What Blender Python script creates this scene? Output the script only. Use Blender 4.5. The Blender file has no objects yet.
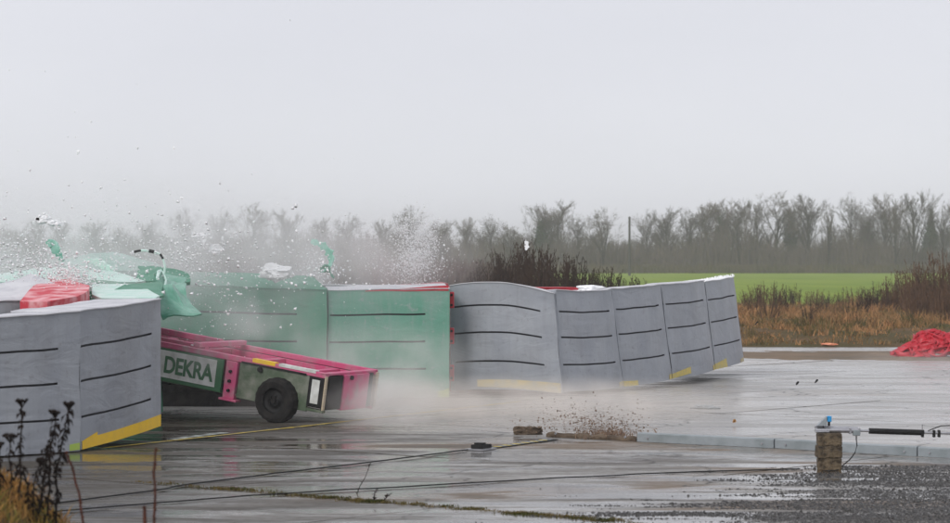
import bpy, bmesh, math, random
import numpy as np
from mathutils import Vector, Matrix, noise
R = math.radians
random.seed(7); rng = np.random.default_rng(7)
scn = bpy.context.scene
COL = scn.collection

# ---------------------------------------------------------------- camera
F = 2639.0; HY = 258.0; CH = 2.2
cam_d = bpy.data.cameras.new('camera'); cam = bpy.data.objects.new('camera', cam_d); COL.objects.link(cam)
cam_d.lens = 100; cam_d.sensor_width = 36; cam_d.clip_start = 0.5; cam_d.clip_end = 6000
cam.location = (0, 0, CH); cam.rotation_euler = (R(90) - math.atan(3.5 / F), 0, 0)
cam_d.dof.use_dof = True; cam_d.dof.focus_distance = 38; cam_d.dof.aperture_fstop = 4.2
scn.camera = cam
# ---------------------------------------------------------------- world, sun, exposure
SUN_EL, SUN_AZ = R(33), R(211)      # azimuth clockwise from +Y: behind and left of the camera
w = bpy.data.worlds.new('World'); scn.world = w; w.use_nodes = True
nt = w.node_tree; nt.nodes.clear()
def N(nt, t, **k):
    n = nt.nodes.new(t)
    for a, b in k.items(): setattr(n, a, b)
    return n
out = N(nt, 'ShaderNodeOutputWorld'); bg = N(nt, 'ShaderNodeBackground'); sky = N(nt, 'ShaderNodeTexSky')
sky.sky_type = 'NISHITA'; sky.sun_disc = False; sky.sun_elevation = SUN_EL; sky.sun_rotation = SUN_AZ
tc = N(nt, 'ShaderNodeTexCoord'); mp = N(nt, 'ShaderNodeMapping'); mp.inputs['Scale'].default_value = (1.2, 1.2, 3.5)
nz = N(nt, 'ShaderNodeTexNoise'); nz.inputs['Scale'].default_value = 2.2; nz.inputs['Detail'].default_value = 5
cr = N(nt, 'ShaderNodeValToRGB')
cr.color_ramp.elements[0].position = .3; cr.color_ramp.elements[0].color = (7.75, 7.85, 8.52, 1)
cr.color_ramp.elements[1].position = .7; cr.color_ramp.elements[1].color = (8.5, 8.6, 9.25, 1)
mx = N(nt, 'ShaderNodeMixRGB'); mx.inputs[0].default_value = .96
L = nt.links.new
L(tc.outputs['Generated'], mp.inputs[0]); L(mp.outputs[0], nz.inputs['Vector']); L(nz.outputs[0], cr.inputs[0])
sx = N(nt, 'ShaderNodeSeparateXYZ'); L(tc.outputs['Generated'], sx.inputs[0])
hr = N(nt, 'ShaderNodeMapRange'); hr.inputs[1].default_value = 0; hr.inputs[2].default_value = .16; hr.inputs[3].default_value = 1.09; hr.inputs[4].default_value = 1.0; L(sx.outputs['Z'], hr.inputs[0])
vm = N(nt, 'ShaderNodeVectorMath', operation='SCALE'); L(mx.outputs[0], vm.inputs[0]); L(hr.outputs[0], vm.inputs['Scale'])
L(sky.outputs[0], mx.inputs[1]); L(cr.outputs[0], mx.inputs[2]); L(vm.outputs[0], bg.inputs[0])
bg.inputs[1].default_value = .0945; L(bg.outputs[0], out.inputs[0])
sd = bpy.data.lights.new('sun', 'SUN'); sd.energy = 1.45; sd.angle = R(18); sd.color = (1, .97, .93)
sun = bpy.data.objects.new('sun', sd); COL.objects.link(sun)
sun.rotation_euler = Vector((-math.sin(SUN_AZ)*math.cos(SUN_EL), -math.cos(SUN_AZ)*math.cos(SUN_EL), -math.sin(SUN_EL))).to_track_quat('-Z', 'Y').to_euler()
scn.view_settings.view_transform = 'Standard'; scn.view_settings.look = 'None'
scn.view_settings.exposure = 0; scn.view_settings.gamma = 1
scn.render.engine = 'CYCLES'
cy = scn.cycles; cy.use_denoising = True; cy.volume_bounces = 3; cy.max_bounces = 8; cy.transparent_max_bounces = 12
cy.volume_max_steps = 64; cy.use_adaptive_sampling = True; cy.adaptive_threshold = .02

# ---------------------------------------------------------------- helpers
def W(px, py, d): return Vector(((px-475)/F*d, d, CH-(py-HY)/F*d))
def G(px, py, z=0.0):
    d = (CH-z)*F/(py-HY); return Vector(((px-475)/F*d, d, z))
def tag(o, label=None, cat=None, group=None, kind=None):
    if label: o['label'] = label
    if cat: o['category'] = cat
    if group: o['group'] = group
    if kind: o['kind'] = kind
    return o
def empty(name, loc=(0, 0, 0), rz=0):
    o = bpy.data.objects.new(name, None); COL.objects.link(o); o.location = loc; o.rotation_euler.z = rz
    o.empty_display_size = .1
    return o
class MB:
    def __init__(s): s.v = []; s.f = []
    def add(s, vs, fs):
        n = len(s.v); s.v += [tuple(p) for p in vs]; s.f += [tuple(i+n for i in f) for f in fs]; return s
    def box(s, lo, hi):
        (a, b, c), (d, e, f) = lo, hi
        return s.add([(a,b,c),(d,b,c),(d,e,c),(a,e,c),(a,b,f),(d,b,f),(d,e,f),(a,e,f)],
              [(0,3,2,1),(4,5,6,7),(0,1,5,4),(1,2,6,5),(2,3,7,6),(3,0,4,7)])
    def tube(s, pts, r, n=6, cap=True):
        pts = [Vector(p) for p in pts]; rs = r if isinstance(r, (list, tuple)) else [r]*len(pts)
        vs = []; fs = []
        for i, p in enumerate(pts):
            t = (pts[min(i+1, len(pts)-1)]-pts[max(i-1, 0)])
            t = t.normalized() if t.length > 1e-9 else Vector((0, 0, 1))
            a = t.cross(Vector((0, 0, 1)) if abs(t.z) < .95 else Vector((1, 0, 0))).normalized(); b = t.cross(a)
            for k in range(n):
                q = 2*math.pi*k/n; vs.append(p+(a*math.cos(q)+b*math.sin(q))*rs[i])
        for i in range(len(pts)-1):
            for k in range(n): fs.append((i*n+k, i*n+(k+1) % n, (i+1)*n+(k+1) % n, (i+1)*n+k))
        if cap: fs += [tuple(range(n-1, -1, -1)), tuple(range((len(pts)-1)*n, len(pts)*n))]
        return s.add(vs, fs)
    def build(s, name, m, parent=None, smooth=False, bevel=0):
        me = bpy.data.meshes.new(name); me.from_pydata(s.v, [], s.f); me.update()
        o = bpy.data.objects.new(name, me); COL.objects.link(o)
        if m: me.materials.append(m)
        if parent: o.parent = parent
        if smooth: me.polygons.foreach_set('use_smooth', [True]*len(me.polygons))
        if bevel:
            b = o.modifiers.new('bevel', 'BEVEL'); b.width = bevel; b.segments = 2; b.limit_method = 'ANGLE'
        return o
def np_mesh(name, verts, tris, m, parent=None):
    me = bpy.data.meshes.new(name)
    me.vertices.add(len(verts)); me.vertices.foreach_set('co', np.asarray(verts, 'f').ravel())
    me.loops.add(tris.size); me.loops.foreach_set('vertex_index', tris.astype('i').ravel())
    me.polygons.add(len(tris)); me.polygons.foreach_set('loop_start', np.arange(0, tris.size, tris.shape[1], dtype='i'))
    me.update(); me.validate()
    if m: me.materials.append(m)
    o = bpy.data.objects.new(name, me); COL.objects.link(o)
    if parent: o.parent = parent
    return o
def copy_tree(o, parent=None):
    c = o.copy(); COL.objects.link(c)
    if parent: c.parent = parent
    for ch in list(o.children): copy_tree(ch, c)
    return c

def mat(name, c1, c2=None, rough=.7, scale=3, detail=6, bump=0, bscale=40, metal=0, spec=.5, obj_rand=0, lo=.35, hi=.65, stretch=None, trans=0, coord='Object'):
    m = bpy.data.materials.new(name); m.use_nodes = True; nt = m.node_tree; b = nt.nodes['Principled BSDF']; L = nt.links.new
    b.inputs['Roughness'].default_value = rough; b.inputs['Metallic'].default_value = metal
    b.inputs['Specular IOR Level'].default_value = spec
    tc = N(nt, 'ShaderNodeTexCoord'); vec = tc.outputs[coord]
    if coord == 'World': pass
    if stretch:
        mp = N(nt, 'ShaderNodeMapping'); mp.inputs['Scale'].default_value = stretch; L(vec, mp.inputs[0]); vec = mp.outputs[0]
    nz = N(nt, 'ShaderNodeTexNoise'); nz.inputs['Scale'].default_value = scale; nz.inputs['Detail'].default_value = detail
    L(vec, nz.inputs['Vector'])
    r = N(nt, 'ShaderNodeValToRGB'); r.color_ramp.elements[0].position = lo; r.color_ramp.elements[1].position = hi
    c2 = c2 or tuple(x*.8 for x in c1)
    r.color_ramp.elements[0].color = (*c1, 1); r.color_ramp.elements[1].color = (*c2, 1)
    L(nz.outputs[0], r.inputs[0]); col = r.outputs[0]
    if obj_rand:
        oi = N(nt, 'ShaderNodeObjectInfo'); hs = N(nt, 'ShaderNodeHueSaturation')
        mr = N(nt, 'ShaderNodeMapRange'); mr.inputs[3].default_value = 1-obj_rand; mr.inputs[4].default_value = 1+obj_rand
        L(oi.outputs['Random'], mr.inputs[0]); L(mr.outputs[0], hs.inputs['Value']); L(col, hs.inputs['Color']); col = hs.outputs[0]
    L(col, b.inputs['Base Color'])
    if bump:
        n2 = N(nt, 'ShaderNodeTexNoise'); n2.inputs['Scale'].default_value = bscale; n2.inputs['Detail'].default_value = 4
        L(vec, n2.inputs['Vector']); bp = N(nt, 'ShaderNodeBump'); bp.inputs['Strength'].default_value = bump; bp.inputs['Distance'].default_value = .02
        L(n2.outputs[0], bp.inputs['Height']); L(bp.outputs[0], b.inputs['Normal'])
    return m

def barrier_mat(name, c1, c2, dirt=(.12, .105, .085), amt=.55, rough=.5):
    m = mat(name, c1, c2, rough, 2.2, 8, 0, lo=.3, hi=.7); nt = m.node_tree; L = nt.links.new; b = nt.nodes['Principled BSDF']
    col = b.inputs['Base Color'].links[0].from_socket; g = N(nt, 'ShaderNodeNewGeometry')
    def nz(sc, det, st=(1, 1, 1), dist=0):
        mp = N(nt, 'ShaderNodeMapping'); mp.inputs['Scale'].default_value = st; n = N(nt, 'ShaderNodeTexNoise'); n.inputs['Scale'].default_value = sc; n.inputs['Detail'].default_value = det; n.inputs['Distortion'].default_value = dist
        L(g.outputs['Position'], mp.inputs[0]); L(mp.outputs[0], n.inputs['Vector']); return n.outputs[0]
    def mr(x, a, b_, c, d):
        q = N(nt, 'ShaderNodeMapRange'); q.inputs[1].default_value = a; q.inputs[2].default_value = b_; q.inputs[3].default_value = c; q.inputs[4].default_value = d; L(x, q.inputs[0]); return q.outputs[0]
    for f, a_ in ((mr(nz(14, 8), .60, .70, 0, .7), 1), (mr(nz(1.6, 9, (1, 1, .5), .6), .50, .68, 0, .5), 1), (mr(nz(5, 6, (4, 4, .35)), .5, .75, 0, .35), 1)):
        mm = N(nt, 'ShaderNodeMath', operation='MULTIPLY'); L(f, mm.inputs[0]); mm.inputs[1].default_value = amt
        x = N(nt, 'ShaderNodeMixRGB'); L(mm.outputs[0], x.inputs[0]); L(col, x.inputs[1]); x.inputs[2].default_value = (*dirt, 1); col = x.outputs[0]
    L(col, b.inputs['Base Color'])
    bp = N(nt, 'ShaderNodeBump'); bp.inputs['Strength'].default_value = .5; bp.inputs['Distance'].default_value = .03
    ad = N(nt, 'ShaderNodeMath', operation='ADD'); L(nz(1.9, 3, (1, 1, 2.2), 1.2), ad.inputs[0]); L(mr(nz(60, 3), 0, 1, 0, .06), ad.inputs[1]); L(ad.outputs[0], bp.inputs['Height']); L(bp.outputs[0], b.inputs['Normal'])
    return m
M = {}
M['grey'] = barrier_mat('barrier_grey', (.335, .355, .385), (.275, .295, .33), amt=.32)
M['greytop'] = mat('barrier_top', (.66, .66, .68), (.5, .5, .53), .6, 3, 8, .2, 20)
M['green'] = barrier_mat('barrier_green', (.055, .27, .155), (.10, .31, .205), (.22, .25, .23), .6, .45)
M['greenpale'] = barrier_mat('barrier_green_dusty', (.10, .32, .215), (.155, .35, .265), (.30, .36, .34), .9, .5)
M['mint'] = mat('mint_plate', (.50, .74, .64), (.68, .80, .75), .5, 5, 8, .15, 30)
M['green_sheet'] = mat('green_sheet', (.06, .27, .17), (.22, .43, .34), .4, 4, 8, .3, 15)
M['mintmid'] = mat('mint_strip', (.16, .50, .36), (.40, .68, .58), .5, 9)
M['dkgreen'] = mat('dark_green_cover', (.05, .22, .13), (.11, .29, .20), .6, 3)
M['hose'] = mat('red_hose', (.60, .018, .038), (.42, .012, .025), .4, 6, 6, .2, 20)
M['red'] = mat('red_plastic', (.55, .025, .045), (.42, .02, .035), .5, 6, 6, .2, 20)
M['redtop'] = mat('red_plate', (.60, .04, .065), (.80, .40, .42), .6, 4, 10, .2, 12, lo=.42, hi=.60)
M['slot'] = mat('slot_dark', (.05, .052, .057), (.075, .077, .082), .8)
M['tape'] = mat('yellow_tape', (.88, .55, .012), (.80, .50, .03), .5, 8)
M['tape_pale'] = mat('dusty_tape', (.58, .46, .2), (.45, .42, .33), .6, 8)
M['tape_green'] = mat('green_tape', (.35, .5, .08), (.4, .5, .12), .5, 8)
M['foam'] = mat('white_foam', (.93, .93, .93), (.86, .87, .88), .8, 8)
M['pink'] = mat('pink_paint', (.56, .085, .20), (.44, .22, .26), .6, 5.5, 10, .3, 30, lo=.46, hi=.70)
M['olive'] = mat('dirty_green_panel', (.075, .11, .065), (.22, .23, .19), .6, 3.2, 10, .3, 30, lo=.42, hi=.62)
M['dekra_green'] = mat('sign_green', (.025, .13, .05), (.05, .15, .07), .4, 3)
M['white'] = mat('white_plate', (.72, .74, .72), (.50, .51, .48), .45, 6)
M['black'] = mat('black_plastic', (.007, .007, .007), (.013, .013, .013), .6, 8, spec=.25)
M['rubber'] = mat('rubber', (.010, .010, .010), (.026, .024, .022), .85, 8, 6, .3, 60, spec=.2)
M['steel'] = mat('steel', (.5, .5, .52), (.38, .38, .4), .35, 8, 6, .1, 30, metal=.8)
M['rail'] = mat('rail_grey', (.30, .33, .35), (.22, .25, .26), .4, 5, 8, .15, 30, stretch=(1, 1, 1))
M['wood'] = mat('wood_edge', (.5, .42, .3), (.4, .33, .24), .7, 6, stretch=(1, 1, 6))
M['block'] = mat('concrete_block', (.15, .112, .068), (.04, .029, .018), .9, 14, 10, .9, 50, lo=.38, hi=.62, obj_rand=.15)
M['spatter'] = mat('mud_spatter', (.28, .18, .115), (.15, .10, .07), .9, 9)
M['moss'] = mat('joint_moss', (.14, .10, .035), (.05, .055, .015), .9, 3, lo=.42, hi=.6, spec=.08)
M['soil'] = mat('soil', (.16, .12, .085), (.08, .06, .045), .95, 9, 8, 1, 30, spec=.08)
M['blue'] = mat('blue_lens', (.02, .28, .62), (.03, .35, .7), .25, 8)
M['bark'] = mat('bark', (.055, .047, .04), (.032, .029, .025), .95, 3, obj_rand=.25, spec=.08)
M['twig'] = mat('twig', (.135, .108, .084), (.085, .070, .056), .95, 1, obj_rand=.25, spec=.08)
M['ivy'] = mat('ivy', (.035, .062, .03), (.055, .08, .04), .8, 1, obj_rand=.2, spec=.08)
M['reed'] = mat('dead_stalk', (.07, .045, .03), (.035, .024, .017), .95, 1.5, obj_rand=.2, spec=.08)
M['reed2'] = mat('russet_stalk', (.155, .09, .052), (.08, .05, .032), .95, 1.5, obj_rand=.2, spec=.08)
M['weed'] = mat('withered_weed', (.028, .02, .016), (.014, .011, .01), .95, 30, spec=.08)
M['russet'] = mat('russet_stem', (.10, .035, .022), (.05, .022, .016), .9, 40, spec=.08)
M['leafbrown'] = mat('leaf_brown', (.40, .2, .06), (.3, .15, .05), .8, 9)
M['pole'] = mat('pole_wood', (.05, .048, .045), (.07, .066, .06), .9, 4)

# ---------------------------------------------------------------- ground and field
_rl = G(700, 445); RAILT = _rl.x*math.sin(R(39.5))+_rl.y*math.cos(R(39.5))
def ground_material(name, kindw):
    m = bpy.data.materials.new(name); m.use_nodes = True; nt = m.node_tree; b = nt.nodes['Principled BSDF']; L = nt.links.new
    g = N(nt, 'ShaderNodeNewGeometry'); P = g.outputs['Position']
    def noise_(sc, det=6, st=(1, 1, 1), rot=0, dist=0):
        mp = N(nt, 'ShaderNodeMapping'); mp.inputs['Scale'].default_value = st; mp.inputs['Rotation'].default_value = (0, 0, rot)
        n = N(nt, 'ShaderNodeTexNoise'); n.inputs['Scale'].default_value = sc; n.inputs['Detail'].default_value = det; n.inputs['Distortion'].default_value = dist
        L(P, mp.inputs[0]); L(mp.outputs[0], n.inputs['Vector']); return n.outputs[0]
    def ramp(f, a, b_, ca, cb):
        r = N(nt, 'ShaderNodeValToRGB'); e = r.color_ramp.elements
        e[0].position = a; e[1].position = b_; e[0].color = (*ca, 1); e[1].color = (*cb, 1); L(f, r.inputs[0]); return r.outputs[0]
    def mixc(f, a, b_, mode='MIX'):
        x = N(nt, 'ShaderNodeMixRGB', blend_type=mode)
        if isinstance(f, (int, float)): x.inputs[0].default_value = f
        else: L(f, x.inputs[0])
        for i, s in ((1, a), (2, b_)):
            if isinstance(s, tuple): x.inputs[i].default_value = (*s, 1)
            else: L(s, x.inputs[i])
        return x.outputs[0]
    g1 = R(39.5)
    big = noise_(.22, 5, (1, 1, 1), g1, .4)
    streak = noise_(1.1, 8, (.35, 2.2, 1), g1, .6)
    fine = noise_(9, 8)
    base = mixc(ramp(streak, .35, .65, (0, 0, 0), (1, 1, 1)), (.060, .050, .040), (.36, .35, .33))
    base = mixc(ramp(fine, .4, .75, (0, 0, 0), (.5, .5, .5)), base, (.12, .10, .082))
    # stains of mud washed over the concrete
    mudmask = ramp(noise_(.5, 7, (.35, 1, 1), 0, .8), .52, .62, (0, 0, 0), (1, 1, 1))
    base = mixc(mudmask, base, (.15, .108, .07))
    # browner concrete towards near left in ragged patches, dark reflection partly painted in
    sx = N(nt, 'ShaderNodeSeparateXYZ'); L(P, sx.inputs[0]); m1 = N(nt, 'ShaderNodeMath', operation='MULTIPLY_ADD'); L(sx.outputs['X'], m1.inputs[0]); m1.inputs[1].default_value = -.12; L(noise_(.8, 8, (.6, 1.6, 1), g1, .8), m1.inputs[2])
    base = mixc(ramp(m1.outputs[0], .48, .85, (0, 0, 0), (.92,)*3), base, (.050, .042, .030))
    # smooth pale run of slabs beyond the kerb rail, rougher and darker on this side of it
    dp = N(nt, 'ShaderNodeVectorMath', operation='DOT_PRODUCT'); L(P, dp.inputs[0]); dp.inputs[1].default_value = (math.sin(g1), math.cos(g1), 0)
    far = N(nt, 'ShaderNodeMapRange'); far.inputs[1].default_value = RAILT-.3; far.inputs[2].default_value = RAILT+.6; L(dp.outputs['Value'], far.inputs[0])
    base = mixc(mixc(1.0, far.outputs[0], (.62,)*3, 'MULTIPLY'), base, (.43, .42, .40))
    # fine cracks
    mpv = N(nt, 'ShaderNodeMapping'); L(P, mpv.inputs[0]); wob = N(nt, 'ShaderNodeMixRGB', blend_type='ADD'); wob.inputs[0].default_value = 1; L(mpv.outputs[0], wob.inputs[1])
    wn = N(nt, 'ShaderNodeTexNoise'); wn.inputs['Scale'].default_value = 1.4; wn.inputs['Detail'].default_value = 6; L(P, wn.inputs['Vector']); L(wn.outputs['Color'], wob.inputs[2])
    vo = N(nt, 'ShaderNodeTexVoronoi', feature='DISTANCE_TO_EDGE'); vo.inputs['Scale'].default_value = .42; L(wob.outputs[0], vo.inputs['Vector'])
    crack = ramp(vo.outputs['Distance'], .0, .012, (1, 1, 1), (0, 0, 0)); base = mixc(crack, base, (.03, .025, .018))
    oi = N(nt, 'ShaderNodeObjectInfo'); mr = N(nt, 'ShaderNodeMapRange'); mr.inputs[3].default_value = .80; mr.inputs[4].default_value = 1.15
    L(oi.outputs['Random'], mr.inputs[0]); hs = N(nt, 'ShaderNodeHueSaturation'); L(mr.outputs[0], hs.inputs['Value']); L(base, hs.inputs['Color'])
    L(hs.outputs[0], b.inputs['Base Color'])
    wet = ramp(noise_(.75, 9, (.5, 1.7, 1), g1, .9), .45, .56, (.05,)*3, (.52,)*3)
    wet2 = ramp(fine, .45, .7, (0,)*3, (.10,)*3)
    L(mixc(far.outputs[0], mixc(1.0, wet, wet2, 'ADD'), mixc(.65, mixc(1.0, wet, wet2, 'ADD'), (.30,)*3)), b.inputs['Roughness'])
    b.inputs['IOR'].default_value = 1.5
    sl_ = N(nt, 'ShaderNodeMapRange'); sl_.inputs[1].default_value = .08; sl_.inputs[2].default_value = .5; sl_.inputs[3].default_value = .6; sl_.inputs[4].default_value = .22
    L(wet, sl_.inputs[0]); L(sl_.outputs[0], b.inputs['Specular IOR Level'])
    bp = N(nt, 'ShaderNodeBump'); bp.inputs['Strength'].default_value = .28; bp.inputs['Distance'].default_value = .010
    h = mixc(.5, streak, noise_(24, 5)); L(h, bp.inputs['Height']); L(bp.outputs[0], b.inputs['Normal'])
    return m
M['concrete'] = ground_material('wet_concrete', 0)
M['ground'] = mat('earth', (.10, .085, .05), (.07, .06, .035), .95, .4, 8, .5, 3, spec=.08)
M['field'] = mat('field_grass', (.15, .225, .022), (.215, .285, .032), .9, .12, 9, .6, 6, stretch=(1, .25, 1), spec=.08)
M['verge'] = mat('verge_soil', (.13, .08, .04), (.06, .06, .02), .95, .35, 9, .8, 4, spec=.08)
M['grass'] = mat('dry_grass', (.42, .225, .10), (.085, .08, .026), .9, .8, 9, lo=.42, hi=.60, spec=.08)
M['mossgrass'] = mat('bank_grass', (.40, .21, .07), (.13, .15, .035), .85, 3.2, 8, lo=.42, hi=.62, spec=.08)

tag(MB().add([(-1300, -150, -.12), (1300, -150, -.12), (1300, 1600, -.12), (-1300, 1600, -.12)], [(0, 1, 2, 3)]).build('ground', M['ground']), kind='structure')
tag(MB().add([(-420, 112, -.015), (420, 112, -.015), (420, 392, .0), (-420, 392, .0)], [(0, 1, 2, 3)]).build('field', M['field']), kind='structure')
apron = tag(MB().add([(-60, -20, -.035), (75, -20, -.035), (75, 66.5, -.035), (-60, 66.5, -.035)], [(0, 1, 2, 3)]).build('concrete_apron', M['concrete']), kind='structure')
# uneven verge between the apron and the field
vs = []; fs = []; nx, ny = 150, 60
def vergez(x, y):
    e = min(1, max(0, (y-66)/5))*min(1, max(0, (118-y)/14))
    return -.03+.09*e+.30*e*(noise.noise(Vector((x*.16, y*.13, 0)))+.55)+.22*e*noise.noise(Vector((x*.6, y*.35, 4)))
for j in range(ny+1):
    for i in range(nx+1):
        x = -70+150*i/nx; y = 66+52.5*j/ny; vs.append((x, y, vergez(x, y)))
for j in range(ny):
    for i in range(nx): a = j*(nx+1)+i; fs.append((a, a+1, a+nx+2, a+nx+1))
tag(MB().add(vs, fs).build('verge', M['verge'], smooth=True), kind='structure')
# concrete slabs laid on a grid turned 39.5 degrees, with open joints
ang = R(-39.5); du = Vector((math.cos(ang), math.sin(ang), 0)); dv = Vector((-math.sin(ang), math.cos(ang), 0))
J0 = G(374, 502)                                  # a point on the weedy joint
SU, SV, gap = 6.0, 4.4, .035
slab_meshes = []
for k in range(3):
    h = .03
    mb = MB().box((gap/2, gap/2, -h), (SU-gap/2, SV-gap/2, 0))
    me = bpy.data.meshes.new('slab'); me.from_pydata(mb.v, [], mb.f); me.materials.append(M['concrete']); slab_meshes.append(me)
for i in range(-9, 12):
    for j in range(-6, 14):
        o0 = J0+du*(SU*i+(3 if j % 2 else 0)-2.2)+dv*(SV*j)
        c = o0+du*SU/2+dv*SV/2
        if not (15 < c.y < 63.0 and abs(c.x) < .24*c.y+5): continue
        s = bpy.data.objects.new('slab', random.choice(slab_meshes)); COL.objects.link(s)
        s.parent = apron; s.location = o0+Vector((0, 0, random.uniform(-.003, .003))); s.rotation_euler = (R(random.uniform(-.03, .03)), R(random.uniform(-.03, .03)), ang)

def blades(name, P, hmin, hmax, wd, m, lean=.5, per=3, **kw):
    n = len(P)*per
    base = np.repeat(P, per, axis=0)+np.c_[rng.normal(0, .05, (n, 2))*kw.get('spread', 1), np.zeros(n)]
    a = rng.uniform(0, 2*np.pi, n); h = rng.uniform(hmin, hmax, n)*kw.get('hs', np.ones(len(P))).repeat(per)
    wv = np.c_[np.cos(a), np.sin(a), np.zeros(n)]*(wd*rng.uniform(.6, 1.3, n))[:, None]
    b2 = rng.uniform(0, 2*np.pi, n); l = rng.uniform(0, lean, n)*h
    tip = base+np.c_[np.cos(b2)*l, np.sin(b2)*l, h]
    mid = base+np.c_[np.cos(b2)*l*.35, np.sin(b2)*l*.35, h*.6]
    v = np.stack([base-wv, base+wv, mid+wv*.8, tip, mid-wv*.8], 1).reshape(-1, 3)
    f = (np.arange(n)[:, None]*5+np.array([[0, 1, 2, 4, 4, 2, 3, 3]])).reshape(-1, 4)
    f[1::2] = np.c_[f[1::2][:, 0], f[1::2][:, 1], f[1::2][:, 2], f[1::2][:, 2]]
    t = np.arange(n)[:, None]*5+np.array([[0, 1, 2, 0, 2, 4, 4, 2, 3]]); t = t.reshape(-1, 3)
    return np_mesh(name, v, t, m)
# verge grass
n = 46000
y = 66.6+51*rng.random(n)**1.1; x = (rng.random(n)*.50-.21)*y
nn = np.array([noise.noise(Vector((a*.22, b*.2, 1)))*.9+noise.noise(Vector((a*.9, b*.7, 5)))*.6 for a, b in zip(x, y)])
keep = rng.random(n) < np.clip(.55+nn*1.8, .04, 1); x, y, nn = x[keep], y[keep], nn[keep]
z = np.array([vergez(a, b) for a, b in zip(x, y)])-.01
tag(blades('verge_grass', np.c_[x, y, z], .08, .34, .013, M['grass'], 1.3, 5, spread=1.6, hs=np.clip(.7+nn*1.5, .25, 2.0)), 'rough brown and olive dead grass between the concrete and the green field', 'grass', kind='stuff')

# ---------------------------------------------------------------- background: trees
def grow_tree(seed, H, spread=1.0, upright=.5, dens=1.0, oval=.5):
    rd = random.Random(seed); tr = MB(); tw = []
    def seg(p, d, ln, r, lvl):
        pts = [p]; rs = [r]; n = 3 if lvl < 2 else 2
        q = p.copy(); dd = d.copy()
        for i in range(n):
            dd = (dd+Vector((rd.uniform(-1, 1), rd.uniform(-1, 1), rd.uniform(-.3, .6)*upright))*.055*(1+lvl*.3)).normalized()
            q = q+dd*ln/n; pts.append(q.copy()); rs.append(r*(1-.45*(i+1)/n))
        if lvl <= 2: tr.tube(pts, rs, 5 if lvl == 0 else 3, cap=False)
        else: tw.append((pts, rs))
        if lvl >= 5: return
        nb = {0: 10, 1: 5, 2: 4, 3: 4, 4: 4}[lvl]
        nb = max(2, int(round(nb*dens+rd.uniform(-.6, .6))))
        for k in range(nb):
            t = (.20+.80*(k+.4)/nb) if lvl == 0 else rd.uniform(.25, 1)
            i = min(n-1, int(t*n)); bp = pts[i].lerp(pts[i+1], t*n-i)
            az = rd.uniform(0, 2*math.pi) if lvl else k*2.4+rd.uniform(-.5, .5)
            side = Vector((math.cos(az), math.sin(az), 0))
            el = rd.uniform(.28, .68) if lvl == 0 else rd.uniform(.35, .85)
            nd = (dd*math.cos(el)+(side-dd*side.dot(dd)).normalized()*math.sin(el)*spread+Vector((0, 0, .25*upright))).normalized()
            l2 = ln*{0: .60*(1.15-t*.6), 1: .58, 2: .58, 3: .56, 4: .6}[lvl]*rd.uniform(.75, 1.2)
            seg(bp, nd, l2, max(.018, rs[i]*{0: .5, 1: .5, 2: .5, 3: .6, 4: .7}[lvl]), lvl+1)
    seg(Vector((0, 0, -.2)), Vector((rd.uniform(-.04, .04), rd.uniform(-.04, .04), 1)), H*.72, H*.022, 0)
    V = []; T = []
    for pts, rs in tw:
        for i in range(len(pts)-1):
            a, b = pts[i], pts[i+1]; t = (b-a); s = t.cross(Vector((rd.uniform(-1, 1), rd.uniform(-1, 1), rd.uniform(-1, 1))))
            if s.length < 1e-6: continue
            s = s.normalized()*max(.016, rs[i]); n0 = len(V)
            V += [a-s, a+s, b+s*.6, b-s*.6]; T += [(n0, n0+1, n0+2, n0+3)]
    return tr, V, T
protos = []
specs = [(11, 12, .9, .9, 1.0), (12, 12, 1.1, .5, 1.0), (13, 12, .8, 1.2, .95), (14, 12, 1.25, .4, 1.0), (15, 12, .65, 1.5, .9), (16, 12, 1.0, .7, 1.1)]
for sp in specs:
    tr, V, T = grow_tree(*sp)
    top = max(v.z for v in V)
    k = 12/top
    tr.v = [tuple(c*k for c in p) for p in tr.v]; V = [v*k for v in V]
    me1 = bpy.data.meshes.new('trunk'); me1.from_pydata(tr.v, [], tr.f); me1.materials.append(M['bark'])
    me2 = bpy.data.meshes.new('crown'); me2.from_pydata([tuple(v) for v in V], [], T); me2.materials.append(M['twig'])
    protos.append((me1, me2, tr, np.array([tuple(v) for v in V]), np.array(T)))
def leaf_cloud(name, m, n, rad, cz, leaf=.22, seed=0, taper=0):
    rd = np.random.default_rng(seed); c = []
    lob = rd.normal(0, 1, (14, 3)); lob /= np.linalg.norm(lob, axis=1)[:, None]; lob = lob*np.array(rad)*rd.uniform(.35, .8, (14, 1))+np.array([0, 0, cz])
    cen = lob[rd.integers(0, 14, n)]+rd.normal(0, 1, (n, 3))*np.array(rad)*.24
    if taper: s = np.clip((cz+rad[2]-cen[:, 2])/(2*rad[2]), .1, 1); cen[:, :2] *= s[:, None]**.7
    a = rd.normal(0, 1, (n, 3)); a /= np.linalg.norm(a, axis=1)[:, None]; b = np.cross(a, rd.normal(0, 1, (n, 3))); b /= np.linalg.norm(b, axis=1)[:, None]
    s = leaf*rd.uniform(.5, 1.2, (n, 1))
    v = np.stack([cen-a*s, cen+b*s*.6, cen+a*s, cen-b*s*.6], 1).reshape(-1, 3); f = np.arange(n*4).reshape(-1, 4)
    me = bpy.data.meshes.new(name); me.from_pydata(v.tolist(), [], f.tolist()); me.materials.append(m); return me
ivy_me = leaf_cloud('ivy', M['ivy'], 1400, (1.1, 1.1, 3.6), 5.4, .24, 3)
con_me = leaf_cloud('crown', M['ivy'], 3600, (1.9, 1.9, 4.6), 6.2, .3, 5, 1)

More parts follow.
